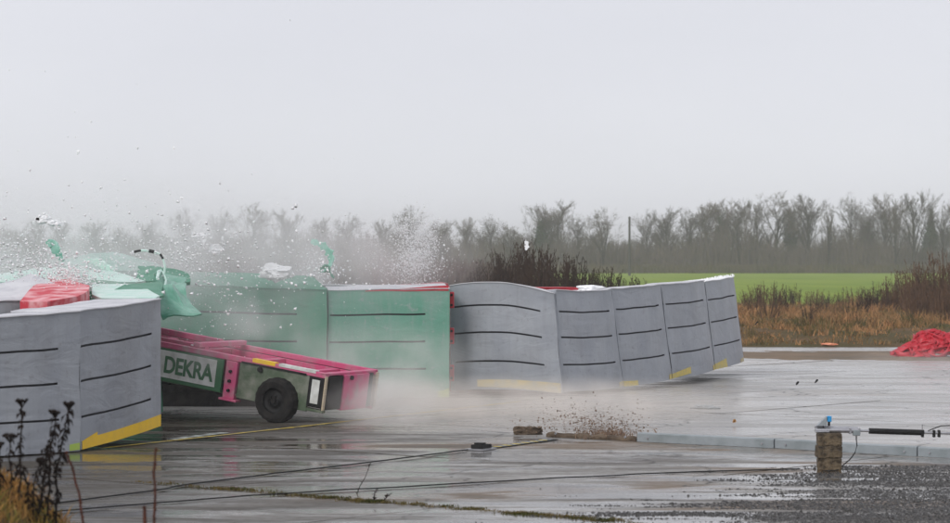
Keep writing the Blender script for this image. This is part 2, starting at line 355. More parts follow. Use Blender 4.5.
ordn = ['first', 'second', 'third', 'fourth', 'fifth', 'sixth', 'seventh', 'eighth', 'ninth', 'tenth', 'eleventh', 'twelfth', 'thirteenth', 'fourteenth', 'fifteenth',
        'sixteenth', 'seventeenth', 'eighteenth', 'nineteenth', 'twentieth', 'twenty-first', 'twenty-second', 'twenty-third', 'twenty-fourth', 'twenty-fifth', 'twenty-sixth', 'twenty-seventh', 'twenty-eighth', 'twenty-ninth', 'thirtieth']
# (px, top py, kind, flag)
TL = [(6,226,1,''),(34,220,3,''),(62,224,0,''),(92,222,5,''),(118,226,1,''),(150,221,0,''),(186,211,3,''),(222,211,1,''),(252,207,3,''),(284,213,0,''),
      (318,219,5,''),(350,216,1,''),(381,222,0,''),(412,208,3,''),(440,222,5,''),(466,220,0,''),(490,217,1,''),(512,226,5,''),
      (541,208,0,'i'),(560,204,0,''),(579,217,1,''),(604,210,3,''),(648,214,1,''),(668,212,0,''),(689,214,5,''),
      (706,206,2,''),(722,204,5,'i'),(739,206,0,''),(756,204,2,''),(775,198,3,''),(791,205,4,'i'),(808,200,0,''),(829,205,4,''),(851,197,1,''),
      (866,212,5,'i'),(884,198,0,''),(897,203,4,''),(914,195,2,''),(930,211,0,'c'),(944,206,1,''),(962,203,0,''),(985,202,3,''),(-20,222,0,'')]
TL.sort(); POLE_X = 629.5
left = [t for t in TL if t[0] < POLE_X][::-1]; right = [t for t in TL if t[0] > POLE_X]
for side, lst in (('left', left), ('right', right)):
    for k, (px, top, kd, fl) in enumerate(lst):
        if top < 216 and px > 640: top -= 2
        d = random.Random(px).uniform(397, 425); p = W(px, HY, d); p.z = -.1
        ht = (HY-top)/F*d+CH
        o = empty('conifer' if fl == 'c' else 'bare_tree', p, random.uniform(0, 6.28)); s = ht/12*random.uniform(1.0, 1.03); s *= 1.07; o.scale = (s*random.uniform(.72, 1.05),)*2+(s,)
        me1, me2 = protos[kd][:2]
        t = bpy.data.objects.new('trunk', me1); COL.objects.link(t); t.parent = o
        t = bpy.data.objects.new('crown', con_me if fl == 'c' else me2); COL.objects.link(t); t.parent = o
        if fl == 'i': t = bpy.data.objects.new('ivy', ivy_me); COL.objects.link(t); t.parent = o
        wd = {'c': 'dark evergreen tree', 'i': 'leafless tree with ivy up its trunk', '': 'leafless winter tree'}[fl]
        dust = ', veiled by dust' if px < 400 and not fl else ''
        tag(o, f'{wd}{dust}, {ordn[k]} tree to the {side} of the lone pole', 'tree', 'winter trees lined up beyond the field')
# the wood behind the first row: one mass
VV = []; TT = []; off = 0
for i in range(84):
    me1, me2, tr, V, T = protos[i % 6]; px = -60+i*13+rng.uniform(-6, 6); d = rng.uniform(440, 520)
    ht = (HY-(234+rng.uniform(-8, 8)-(6 if px > 640 else 0)))/F*d+CH; a = rng.uniform(0, 6.28); s = ht/12
    Rm = np.array([[math.cos(a), -math.sin(a), 0], [math.sin(a), math.cos(a), 0], [0, 0, 1]])
    tv = np.array(tr.v); q = np.array([f for f in tr.f if len(f) == 4])
    for v_, t_ in ((V, T), (tv, q)):
        v2 = (v_*s)@Rm.T+np.array([(px-475)/F*d, d, -.1]); VV.append(v2); TT.append(t_+off); off += len(v2)
tag(np_mesh('far_wood', np.concatenate(VV), np.concatenate(TT), M['twig']), 'grey leafless wood standing as one mass behind the tree row', 'woodland', kind='stuff')
# undergrowth at the foot of the trees + strip of pale dead grass at the far field edge
n = 19000; x = rng.uniform(-98, 98, n); y = rng.uniform(399, 445, n)
hs = np.array([1.0+.8*noise.noise(Vector((a*.09, b*.05, 2))) for a, b in zip(x, y)])
tag(blades('undergrowth', np.c_[x, y, np.zeros(n)-.1], 1.6, 5.6, .06, M['twig'], .35, 3, spread=9, hs=np.clip(hs, .4, 1.6)), 'low tangle of brown brush under the distant trees', 'undergrowth', kind='stuff')
n = 9000; x = rng.uniform(-95, 95, n); y = rng.uniform(378, 392, n)
M['edge'] = mat('edge_grass', (.13, .10, .06), (.08, .075, .04), .95, .2, 6, spec=.05)
tag(blades('field_edge_grass', np.c_[x, y, np.zeros(n)], .5, 1.5, .06, M['edge'], .6, 3, spread=6), 'strip of dead brown grass along the far edge of the green field', 'grass', kind='stuff')

# lone pole
p = W(629.5, HY, 330); p.z = 0
o = empty('utility_pole', p); ht = (HY-218)/F*330+CH
MB().tube([(0, 0, -.1), (0, 0, ht)], [.17, .13], 8).build('pole_shaft', M['pole'], o)
MB().tube([(0, 0, ht), (0, 0, ht+.2)], [.2, .05], 8).build('pole_cap', M['pole'], o)
tag(o, 'lone thin dark pole standing at the field edge before the trees', 'pole')

# shrubs of dead stalks
def shrub_mesh(seed, H, Wd, n, seeds=True, m='reed'):
    rd = random.Random(seed); st = MB(); hd = MB()
    for i in range(n):
        a = rd.uniform(0, 6.28); r0 = rd.uniform(0, Wd*.28); h = H*rd.uniform(.45, 1)*(1-.35*r0/Wd)
        b = Vector((math.cos(a)*r0, math.sin(a)*r0, -.05)); ln = Vector((math.cos(a)*rd.uniform(0, Wd*.35), math.sin(a)*rd.uniform(0, Wd*.35), h))
        mid = b+ln*.5+Vector((rd.uniform(-.05, .05), rd.uniform(-.05, .05), 0)); tip = b+ln
        st.tube([b, mid, tip], [.017, .013, .006], 3, cap=False)
        for k in range(rd.randint(5, 9)):
            t = rd.uniform(.35, 1); q = b.lerp(tip, t); a2 = rd.uniform(0, 6.28); l2 = rd.uniform(.1, .28)*(1.2-t*.6)
            e = q+Vector((math.cos(a2)*l2*.5, math.sin(a2)*l2*.5, l2)); st.tube([q, e], [.010, .005], 3, cap=False)
            if seeds:
                for _ in range(2):
                    c = q.lerp(e, rd.uniform(.5, 1)); s = rd.uniform(.015, .035)
                    v = [c+Vector((rd.uniform(-s, s), rd.uniform(-s, s), rd.uniform(-s, s)*1.5)) for _ in range(3)]; hd.add(v, [(0, 1, 2)])
    a = bpy.data.meshes.new('stalks'); a.from_pydata(st.v, [], st.f); a.materials.append(M[m])
    b = bpy.data.meshes.new('seed_heads'); b.from_pydata(hd.v, [], hd.f); b.materials.append(M[m]); return a, b
SM = [shrub_mesh(s, 2.0, w_, n_, m=m_) for s, w_, n_, m_ in ((1, 1.3, 62, 'reed'), (2, 1.1, 52, 'reed'), (3, 1.5, 60, 'reed2'), (4, 1.2, 55, 'reed2'), (5, 1.6, 24, 'reed2'), (6, 1.1, 17, 'reed'))]
def put_shrub(px, d, H, kd, label, group, name='dead_shrub'):
    o = empty(name, Vector(((px-475)/F*d, d, vergez((px-475)/F*d, d))), random.uniform(0, 6.28)); s = H/2.0; o.scale = (s**.5, s**.5, s)
    for nm, me in zip(('stalks', 'seed_heads'), SM[kd]):
        c = bpy.data.objects.new(nm, me); COL.objects.link(c); c.parent = o
        if nm == 'seed_heads': c['kind'] = 'stuff'
    tag(o, label, 'shrub', group)
sh = [(486,1.95),(500,2.35),(511,2.62),(523,2.7),(535,2.6),(547,2.4),(559,2.25),(570,2.15),(582,2.0),(593,1.85),(604,1.75),(615,1.7),(627,1.55),(641,1.45)]
for k, (px, H) in enumerate(sh):
    where = 'behind the first grey block' if px < 556 else ('behind the second grey block' if px < 612 else 'behind the third grey block')
    put_shrub(px, 78+(k*37 % 7), H, k % 2, f'{"tall" if H > 2.2 else "low"} dark brown stand of dead stalks {where}, {ordn[k]} from the left', 'dead shrubs behind the grey barrier')
sr = [(876,95,1.25),(890,92,1.6),(901,96,2.0),(912,90,2.1),(924,95,2.4),(934,88,2.3),(945,92,2.6),(957,90,2.6),(970,88,2.5),(920,80,1.5),(944,78,1.7)]
for k, (px, d, H) in enumerate(sorted(sr)):
    put_shrub(px, d, H*.88, 2+k % 2, f'reddish brown bare shrub behind the red hose heap, {ordn[k]} from the left', 'russet shrubs at the right edge')
wd = [(748,128),(762,120),(775,131),(789,125),(803,118),(815,129),(828,127),(842,121),(855,128),(868,116),(757,104),(785,98),(818,92),(838,84),(861,90),(752,92),(768,86),(795,112),(809,78),(822,108),(847,104),(872,98),(850,79),(775,110)]
for k, (px, d) in enumerate(sorted(wd)):
    d = 78+(d-78)*.7
    put_shrub(px, d, random.uniform(.7, 1.2), 4+k % 2, f'small russet weed clump on the rough verge, {ordn[k]} clump right of the grey barrier', 'weed clumps on the verge', 'weed_clump')

n = 5200; d_ = rng.uniform(98, 125, n); px_ = rng.uniform(60, 520, n); x = (px_-475)/F*d_; z = np.array([vergez(a, b) for a, b in zip(x, d_)])
tag(blades('scrub', np.c_[x, d_, z], .9, 2.1, .03, M['twig'], .6, 4, spread=5, hs=np.array([1+.5*noise.noise(Vector((a*.5, 2, 0))) for a in x])), 'grey brown scrub behind the green barrier, dim in the dust', 'scrub', kind='stuff')
# ---------------------------------------------------------------- barrier blocks
def block(cor, name, label, mfront, mtop, thick=.95, slots=(), slotu=(.0, .86), bul=.05, wave=None, liftb=0., group=None, tape=(), cat='barrier block', top_over=True, tilt=0, rnd=0):
    """cor: bl, br, tl, tr as (px, py, d). Front is a curved panel with real slots cut into it."""
    bl, br, tl, tr = [W(*c) for c in cor]
    e = (br-bl); e.z = 0; nrm = Vector((-e.y, e.x, 0)).normalized()      # away from the camera
    if nrm.y < 0: nrm = -nrm
    org = bl.copy(); ra_ = .05 if rnd else .022
    rnd = rnd or (cor[0][0] % 17)+1.5
    def P(u, v, q=0):
        p = bl.lerp(br, u).lerp(tl.lerp(tr, u), v)
        p = p-nrm*(bul*math.sin(math.pi*u))
        if wave: p = p+Vector((0, 0, wave(u)*v))+Vector((0, 0, wave(u)*.4*(1-v)))
        p = p+nrm*thick*q
        if q: p.z += liftb*q*v
        if rnd: p = p+Vector((noise.noise(Vector((u*3, v*3, rnd)))*ra_, noise.noise(Vector((u*3+7, v*3, rnd)))*ra_, noise.noise(Vector((u*4, q, rnd+3)))*ra_*.8*(.3+.7*v)))
        return p-org
    o = empty(name, org)
    us = sorted(set([i/14 for i in range(15)]+[slotu[0]+.012, slotu[1]]))
    sh_ = .0082
    vs_ = sorted(set([0, .08, .92, 1]+[x for s in slots for x in (s-sh_, s+sh_)]+[.5*(a+b) for a, b in zip((0,)+tuple(slots), tuple(slots)+(1,))]))
    mb = MB(); idx = {}
    for j, v in enumerate(vs_):
        for i, u in enumerate(us): idx[i, j] = len(mb.v); mb.v.append(tuple(P(u, v)))
    for j in range(len(vs_)-1):
        vm = (vs_[j]+vs_[j+1])/2; inslot = any(abs(vm-s) < sh_*.9 for s in slots)
        for i in range(len(us)-1):
            um = (us[i]+us[i+1])/2
            if inslot and slotu[0]+.012 < um < slotu[1]: continue
            mb.f.append((idx[i, j], idx[i+1, j], idx[i+1, j+1], idx[i, j+1]))
    mb.build('front_panel', mfront, o, smooth=False)
    for s in slots:
        sb = MB(); uu = [u for u in us if slotu[0]+.011 < u < slotu[1]+1e-6]; q = .055
        row = []
        for u in uu:
            row.append([P(u, s-sh_), P(u, s-sh_, q), P(u, s+sh_, q), P(u, s+sh_)])
        for r_ in row: sb.v += [tuple(p) for p in r_]
        for i in range(len(uu)-1):
            for k in range(3): a = i*4+k; sb.f.append((a, a+4, a+5, a+1))
        sb.f += [(0, 1, 2, 3), tuple(range(len(sb.v)-4, len(sb.v)))]
        sb.build('slot', M['slot'], o)
    bd = MB(); n = 14
    ring = []
    for i in range(n+1):
        u = i/n; ring.append([P(u, 0), P(u, 0, 1), P(u, 1, 1), P(u, 1)])
    for r_ in ring: bd.v += [tuple(p) for p in r_]
    for i in range(n):
        for k in (0, 1): a = i*4+k; bd.f.append((a, a+1, a+5, a+4))
    bd.f += [(0, 3, 2, 1), tuple(n*4+k for k in (0, 1, 2, 3))]
    bd.build('back_shell', mfront, o)
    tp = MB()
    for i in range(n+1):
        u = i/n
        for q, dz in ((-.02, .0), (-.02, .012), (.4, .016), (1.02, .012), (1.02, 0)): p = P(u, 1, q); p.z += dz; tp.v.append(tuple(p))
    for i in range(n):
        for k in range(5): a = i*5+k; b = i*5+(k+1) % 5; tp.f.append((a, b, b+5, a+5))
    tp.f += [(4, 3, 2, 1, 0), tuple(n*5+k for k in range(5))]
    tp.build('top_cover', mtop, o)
    for (u0, u1, v0, v1, v2, v3, mt) in tape:
        tb = MB(); kk = 8
        for i in range(kk+1):
            t = i/kk; u = u0+(u1-u0)*t; lo_ = v0+(v2-v0)*t; hi_ = v1+(v3-v1)*t
            for vv in (lo_, hi_):
                for oq in (-.004, -.008): tb.v.append(tuple(P(u, vv, oq)))
        for i in range(kk):
            a = i*4; tb.f += [(a+1, a+5, a+7, a+3), (a, a+2, a+6, a+4), (a, a+4, a+5, a+1), (a+2, a+3, a+7, a+6)]
        tb.f += [(0, 1, 3, 2), (kk*4, kk*4+2, kk*4+3, kk*4+1)]
        tb.build('tape_strip', mt, o)
    tag(o, label, cat, group); return o, P
GG = 'grey barrier blocks in the line'
M['tape_dull'] = mat('dull_tape', (.66, .50, .10), (.50, .42, .16), .6, 12)
T, TP = M['tape_dull'], M['tape_pale']
SL = (.265, .535, .79)
wA = lambda u: .035*math.sin(u*math.pi*1.6+.3)
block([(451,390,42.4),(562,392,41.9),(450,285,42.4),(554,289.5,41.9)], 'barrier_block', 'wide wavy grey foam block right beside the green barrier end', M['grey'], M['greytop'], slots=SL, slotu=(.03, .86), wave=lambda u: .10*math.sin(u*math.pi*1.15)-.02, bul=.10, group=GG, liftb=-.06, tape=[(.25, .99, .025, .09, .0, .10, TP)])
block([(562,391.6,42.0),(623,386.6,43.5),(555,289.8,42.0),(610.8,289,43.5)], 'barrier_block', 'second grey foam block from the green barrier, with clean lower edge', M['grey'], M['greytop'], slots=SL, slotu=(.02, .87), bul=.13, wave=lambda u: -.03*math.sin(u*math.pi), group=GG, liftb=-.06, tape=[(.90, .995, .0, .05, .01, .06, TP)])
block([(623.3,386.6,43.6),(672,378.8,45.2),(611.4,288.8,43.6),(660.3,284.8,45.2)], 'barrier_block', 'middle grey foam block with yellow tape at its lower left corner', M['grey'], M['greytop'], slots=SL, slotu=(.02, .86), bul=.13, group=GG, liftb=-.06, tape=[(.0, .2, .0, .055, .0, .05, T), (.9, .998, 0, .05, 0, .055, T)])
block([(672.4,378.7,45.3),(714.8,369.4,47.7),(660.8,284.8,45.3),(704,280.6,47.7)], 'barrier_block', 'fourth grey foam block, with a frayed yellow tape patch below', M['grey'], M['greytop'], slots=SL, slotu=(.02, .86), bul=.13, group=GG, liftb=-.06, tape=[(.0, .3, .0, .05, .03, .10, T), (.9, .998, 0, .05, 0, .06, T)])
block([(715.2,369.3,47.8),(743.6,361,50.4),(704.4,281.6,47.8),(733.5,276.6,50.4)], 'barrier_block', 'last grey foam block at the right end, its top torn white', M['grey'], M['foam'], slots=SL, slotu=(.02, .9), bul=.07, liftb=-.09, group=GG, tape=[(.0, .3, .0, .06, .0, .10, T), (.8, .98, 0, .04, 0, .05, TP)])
# green blocks
GR = 'green barrier blocks behind the trolley'
SG = (.27, .52, .77)
block([(150,400,40.6),(327,398,41.4),(146,283.5,40.6),(327,290,41.4)], 'barrier_block', 'green foam block behind the pink trolley, dust drifting over it', M['green'], M['dkgreen'], slots=SG, slotu=(.0, .83), bul=.03, liftb=.2, group=GR)
block([(328,398.5,41.5),(449.6,398,41.7),(328,290.6,41.5),(449.6,288,41.7)], 'barrier_block', 'green foam block beside the grey ones, greyed with dust on its left', M['greenpale'], M['greytop'], slots=SG, slotu=(.0, .80), bul=.03, liftb=.05, group=GR, tape=[(.9, .998, 0, .06, 0, .09, M['tape_green']), (.30, .99, .985, .992, .982, 1.032, M['red'])])
# left grey blocks
GLf = 'grey barrier blocks at the left'
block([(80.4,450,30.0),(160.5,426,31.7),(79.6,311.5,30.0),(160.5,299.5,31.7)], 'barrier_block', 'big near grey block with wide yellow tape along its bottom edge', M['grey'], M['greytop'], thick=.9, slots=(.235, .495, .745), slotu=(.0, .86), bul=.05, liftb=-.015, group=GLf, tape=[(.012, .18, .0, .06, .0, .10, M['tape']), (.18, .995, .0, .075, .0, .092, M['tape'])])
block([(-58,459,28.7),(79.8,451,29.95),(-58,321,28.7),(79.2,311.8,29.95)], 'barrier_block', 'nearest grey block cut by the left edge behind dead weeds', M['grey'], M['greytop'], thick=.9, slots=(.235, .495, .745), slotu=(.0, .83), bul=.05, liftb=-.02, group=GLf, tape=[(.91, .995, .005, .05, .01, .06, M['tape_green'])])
# second row blocks behind: red one and more
block([(362,398,43.2),(452,398,43.4),(366,287.6,43.2),(448,283.4,43.4)], 'barrier_block', 'red foam block peeping over the green block beside the grey ones', M['red'], M['red'], thick=.9, group='second row of barrier blocks', cat='barrier block')
block([(455,389,44.0),(596,388,44.4),(455,287.4,44.0),(592,288.6,44.4)], 'barrier_block', 'red foam block showing as a thin line behind the wavy grey block', M['red'], M['red'], thick=.9, group='second row of barrier blocks')
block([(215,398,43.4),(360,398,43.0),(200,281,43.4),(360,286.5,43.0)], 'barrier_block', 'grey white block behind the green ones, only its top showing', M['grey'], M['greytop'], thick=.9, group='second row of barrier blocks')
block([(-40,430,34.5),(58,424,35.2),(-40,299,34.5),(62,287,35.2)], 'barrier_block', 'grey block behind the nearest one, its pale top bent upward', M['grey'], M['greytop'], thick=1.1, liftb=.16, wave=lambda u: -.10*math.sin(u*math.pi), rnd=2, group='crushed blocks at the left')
block([(-40,420,38.0),(90,420,38.6),(-40,284,38.0),(90,278,38.6)], 'barrier_block', 'mint green block with dusty top behind the bent grey block', M['mint'], M['mint'], thick=1.6, liftb=.1, rnd=5, bul=.1, group='crushed blocks at the left')
block([(84,420,36.0),(163,412,36.6),(88,292,36.0),(160,297,36.6)], 'barrier_block', 'crushed green block under the mint plates, behind the taped grey block', M['green'], M['dkgreen'], thick=1.0, rnd=9, bul=.1, group='crushed blocks at the left')

o = empty('shade_filler', Vector((-4.6, 39.0, 0)))  # dark shape added to stand for the shaded void behind the trolley
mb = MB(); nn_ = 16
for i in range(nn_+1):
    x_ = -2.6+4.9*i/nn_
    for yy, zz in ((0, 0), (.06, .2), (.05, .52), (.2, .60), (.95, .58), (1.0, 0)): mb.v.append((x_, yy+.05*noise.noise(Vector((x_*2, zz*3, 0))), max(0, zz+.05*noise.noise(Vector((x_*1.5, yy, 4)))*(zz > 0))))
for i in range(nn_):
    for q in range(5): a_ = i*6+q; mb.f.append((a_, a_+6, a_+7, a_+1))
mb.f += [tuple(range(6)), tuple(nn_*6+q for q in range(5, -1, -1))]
mb.build('shade_filler_body', M['rubber'], o)
for i in range(5): MB().box((-2.4+i*1.1, -.03, .05), (-2.3+i*1.1, .0, .5)).build('shade_filler_rib', M['black'], o, bevel=.01)
tag(o, 'added dark filler standing in for the shade beneath the trolley', 'rubber base')
# red connectors between green and grey
for k, (py, pos) in enumerate(((300, 'upper'), (336, 'middle'), (373, 'lower'))):
    c = W(452.2, py, 42.0); o = empty('connector', c)
    MB().box((-.045, -.06, -.13), (.03, .05, .13)).build('bracket', M['red'], o, bevel=.01)
    for dz in (-.08, .08): MB().tube([(-.01, -.085, dz), (-.01, -.055, dz)], .022, 8).build('bolt', M['black'], o)
    tag(o, f'{pos} red connector joining the green block to the grey one', 'connector', 'red connectors between green and grey')

# plates, sheets, torn pieces
def plate(name, pts, label, cat, m, thick=.05, dome=0, crump=.02, group=None, seed=0, dirn=(0, .5, -.85), cuts=3, down=None):
    """outline (px, py, d) -> a subdivided, crumpled, thick plate."""
    P3 = [W(*p) for p in pts]; c = sum(P3, Vector())/len(P3)
    bm = bmesh.new(); vs = [bm.verts.new(p-c) for p in P3]; f = bm.faces.new(vs)
    bmesh.ops.triangulate(bm, faces=[f]); bmesh.ops.subdivide_edges(bm, edges=bm.edges[:], cuts=cuts, use_grid_fill=True)
    rad = max((p-c).length for p in P3)
    for v in bm.verts:
        r_ = v.co.length/rad; n1 = noise.noise_vector(v.co*2.2+Vector((seed, 0, 0)))
        v.co += n1*crump+Vector((0, 0, dome*(1-min(1, r_)**2)))
    bmesh.ops.recalc_face_normals(bm, faces=bm.faces[:])
    ret = bmesh.ops.extrude_face_region(bm, geom=bm.faces[:]); dv_ = Vector(dirn).normalized()*thick
    for g in ret['geom']:
        if isinstance(g, bmesh.types.BMVert): g.co += dv_
    bmesh.ops.recalc_face_normals(bm, faces=bm.faces[:])
    me = bpy.data.meshes.new(name); bm.to_mesh(me); bm.free(); me.materials.append(m)
    o = bpy.data.objects.new(name, me); COL.objects.link(o); o.location = c; tag(o, label, cat, group); return o
GP = 'torn plates thrown up by the crash'
plate('foam_plate', [(20,303,33.0),(34,289,35.0),(48,281.5,36.2),(68,280,36.4),(89,289,34.8),(89,294,33.9),(78,299,33.1),(48,303,32.6)], 'domed red plate dusted with white crumbs on the crushed blocks', 'plate', M['redtop'], .16, .05, .02, GP, 1, dirn=(0, .1, -1))
plate('foam_plate', [(92,284,36.4),(139,284,36.2),(159,296,34),(155,298.5,33.8),(102,298.5,33.8),(92,294,34.5)], 'lower pale mint plate lying behind the taped grey block', 'plate', M['mint'], .05, 0, .015, GP, 2)
plate('foam_plate', [(80,270,39),(112,270.5,39),(146,281.5,37.2),(120,282,37),(88,280,37)], 'upper pale mint plate tilted above the lower one', 'plate', M['mint'], .05, 0, .02, GP, 3)
plate('foam_plate', [(0,281,38.5),(-20,278,39),(10,274,40),(35,269,40.6),(80,267,40.6),(90,272,40),(84,281,38),(60,280.5,38)], 'wide dusty mint plate at the far left behind the bent grey block', 'plate', M['mint'], .06, .02, .04, GP, 4)
plate('foam_plate', [(60,263,41.5),(91,254.5,42),(112,253,42),(140,260,42),(163,268,41.4),(163,273,40.8),(115,272,40.6),(70,272,40.6)], 'humped darker green plate rising behind the mint plates', 'plate', M['green_sheet'], .08, .04, .04, GP, 5)
plate('foam_plate', [(140,266,38.6),(163,268,38.2),(186,274,38),(190,284,37.6),(160,283,37.4),(135,278,37.6)], 'dark green bent plate just above the crumpled green sheet', 'plate', M['dkgreen'], .05, .03, .08, GP, 15)
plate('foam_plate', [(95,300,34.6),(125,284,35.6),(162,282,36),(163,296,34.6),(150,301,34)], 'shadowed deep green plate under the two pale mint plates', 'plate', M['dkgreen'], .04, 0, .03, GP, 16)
plate('torn_sheet', [(155,280,36.0),(162,269,37.4),(179.5,270.5,37.6),(184,288,36.6),(202,315,35.2),(163,319,35),(161.5,299,35.4)], 'crumpled green sheet hanging at the corner of the taped grey block', 'sheet', M['green_sheet'], .02, 0, .17, GP, 6, cuts=5)
def strip(name, pts, wid, label, cat, m, group=None, twist=0, th=.012):
    P3 = [W(*p) for p in pts]; c = P3[0].copy(); mb = MB(); n = len(P3)
    # resample smoothly
    Q = []
    for i in range(n-1):
        p0, p1, p2, p3 = P3[max(i-1, 0)], P3[i], P3[i+1], P3[min(i+2, n-1)]
        for k in range(9):
            t = k/9; Q.append(.5*((2*p1)+(-p0+p2)*t+(2*p0-5*p1+4*p2-p3)*t*t+(-p0+3*p1-3*p2+p3)*t**3))
    Q.append(P3[-1]); nq = len(Q)
    for i, q in enumerate(Q):
        t = (Q[min(i+1, nq-1)]-Q[max(i-1, 0)]).normalized(); a = t.cross(Vector((0, 1, 0))).normalized(); b = t.cross(a)
        an = twist*i/nq; sdir = a*math.cos(an)+b*math.sin(an); nd = t.cross(sdir)
        ww = wid*(.35+.65*math.sin(math.pi*min(1, (i+.8)/nq)))/2*(1+.9*noise.noise(q*23)+.3*noise.noise(q*7))
        for s1, s2 in ((-1, -1), (1, -1), (1, 1), (-1, 1)): mb.v.append(tuple(q+sdir*ww*s1+nd*th*s2-c))
    for i in range(nq-1):
        for k in range(4): a = i*4+k; b = i*4+(k+1) % 4; mb.f.append((a, b, b+4, a+4))
    mb.f += [(3, 2, 1, 0), tuple((nq-1)*4+k for k in range(4))]
    o = mb.build(name, m, None); o.location = c; tag(o, label, cat, group); return o
GS = 'torn green strips in the air'
strip('torn_strip', [(47,245,38),(52,242.5,38),(56,250,38),(60,257,38),(64,261,38)], .12, 'short curled green strip flying above the red plate', 'strip', M['mintmid'], GS, 1.2)
strip('torn_strip', [(84,260,38),(95,261.5,38),(105,266,38),(113,270,38)], .10, 'rolled mint green strip just above the upper mint plate', 'strip', M['mint'], GS, .9, .02)
strip('torn_strip', [(311,241,42),(317,243,42),(326,248,42),(330.5,256,42),(331,263,42),(327,268,42),(322,272,42)], .13, 'curved green strip flying upright over the green barrier', 'strip', M['mintmid'], GS, 1.6)
strip('torn_strip', [(320,272,42),(326,268,42),(330,273,42),(334,278,42)], .12, 'dark crumpled end of green strip just over the green barrier', 'strip', M['dkgreen'], GS, 2.2)
strip('torn_strip', [(157,279,36),(160,271,36.6),(166,281,36.4),(164,288,36)], .06, 'small curled mint piece on the crumpled green sheet', 'strip', M['mint'], GS, 2.0)
# banded cord
o = empty('cord', W(138, 252, 37.5)); pts = [(134,252),(141,250.5),(149,251),(154,252),(160,254),(163,259),(165,266),(164.5,272),(162,281),(163,292)]
c0 = o.location.copy()
for i in range(len(pts)-1):
    a, b = W(*pts[i], 37.5)-c0, W(*pts[i+1], 37.5)-c0
    MB().tube([a, a.lerp(b, .5)+Vector((0, 0, .004)), b], .017 if i != 2 else .026, 7).build('cord_section', M['black'] if i in (0, 2, 4, 8) else M['mint'], o)
tag(o, 'whipping green cord with black bands above the crumpled green sheet', 'cord')
# large white shell and grey chunk

def lump(name, loc, r, m, label, cat, group=None, seed=0, sq=(1, 1, .7), sub=3, kind=None):
    bm = bmesh.new(); bmesh.ops.create_icosphere(bm, subdivisions=sub, radius=1)
    for v in bm.verts:
        k = 1+.55*noise.noise(v.co*1.6+Vector((seed*3.1, 0, 0)))+.4*noise.noise(v.co*3.5+Vector((0, seed, 0)))+.3*noise.noise(v.co*8+Vector((0, seed, 4)))
        v.co = Vector((v.co.x*sq[0], v.co.y*sq[1], v.co.z*sq[2]))*k*r
    me = bpy.data.meshes.new(name); bm.to_mesh(me); bm.free(); me.materials.append(m)
    o = bpy.data.objects.new(name, me); COL.objects.link(o); o.location = loc; tag(o, label, cat, group, kind); return o
lump('foam_shell', W(276, 273, 41.0), .17, M['foam'], 'ragged white foam shell resting on the barrier top left of centre', 'foam piece', None, 31, (1.5, .8, .75))
lump('foam_chunk', W(43, 220, 38), .075, M['foam'], 'large ragged white foam chunk high over the red plate, left one of two', 'foam piece', 'large foam chunks', 1, (1.5, 1, .7))
lump('foam_scrap', W(37.5, 219, 37.7), .026, M['weed'], 'dark scrap on the left side of the large ragged foam chunk', 'scrap', None, 2)
lump('foam_chunk', W(54, 223, 38), .06, M['foam'], 'ragged white foam chunk high over the red plate, right one of two', 'foam piece', 'large foam chunks', 3, (1.5, 1, .8))
lump('foam_chunk', W(216, 249, 40), .085, M['foam'], 'white foam chunk flying above the left end of the green barrier', 'foam piece', 'large foam chunks', 4, (1.2, 1, .8))
lump('foam_chunk', W(199, 236, 39.8), .07, M['foam'], 'grey white foam chunk flying left above the green barrier', 'foam piece', 'large foam chunks', 6, (1.4, 1, .6))
strip('foam_flake', [(525,241,60),(527,244,60),(526.5,248,60),(525.5,250,60)], .09, 'single bright white flake in the air before the dark shrubs', 'foam flake', M['foam'])
# torn white tops at the ends of the grey line
rr = random.Random(5)
mb = MB()
for i in range(150):
    u = rr.random(); p = W(704+30*u, 281-5*u-rr.random()*1.2, 48.0+2.4*u)+Vector((0, rr.uniform(0, .5), 0)); s = .02
    mb.add([p+Vector((rr.uniform(-s, s), rr.uniform(-s, s), rr.uniform(-s, s)*1.6)) for _ in range(4)], [(0, 1, 2), (0, 2, 3), (0, 3, 1), (1, 3, 2)])
tag(mb.build('foam_crumbs', M['foam']), 'white torn foam crumbs on the last grey block', 'foam crumbs', kind='stuff')
lump('foam_chunk', W(589, 288.5, 43.6), .11, M['foam'], 'pinkish white foam chunk sticking up over the second grey block', 'foam piece', 'large foam chunks', 8, (1.8, 1, .55))

# small flying foam chips: individuals
chip_me = []
for k in range(8):
    bm = bmesh.new(); bmesh.ops.create_icosphere(bm, subdivisions=1, radius=1)
    for v in bm.verts: v.co = Vector((v.co.x*1.2, v.co.y, v.co.z*.65))*(1+.7*noise.noise(v.co*1.7+Vector((k*5, 0, 0))))
    me = bpy.data.meshes.new('foam_chip'); bm.to_mesh(me); bm.free(); me.materials.append(M['foam']); chip_me.append(me)
chips = [(78,152,2.6),(9,70,1.5),(45,71,1.6),(75,112,1.4),(91,122,1.7),(138,148,2.3),(174,148,2.1),(30,170,1.9),(82,182,2.0),(125,180,1.7),(169,191,1.8),(182,198,2.2),(220,183,2.2),(278,204,1.7),(252,174,1.3),
         (146,206,2.4),(162,215,2.0),(184,226,3.0),(176,244,3.4),(133,252,3.4),(7,192,2.0),(6,196,1.6),(107,158,1.2),(76,137,1.2),(18,151,1.2),(334,158,1.1),(290,20,1.0),(137,84,1.1),(118,190,1.4),(170,194,1.4),(187,249,2.2),(204,241,3),(222,238,2.4),(214,254,3.2)]
rr = random.Random(77)
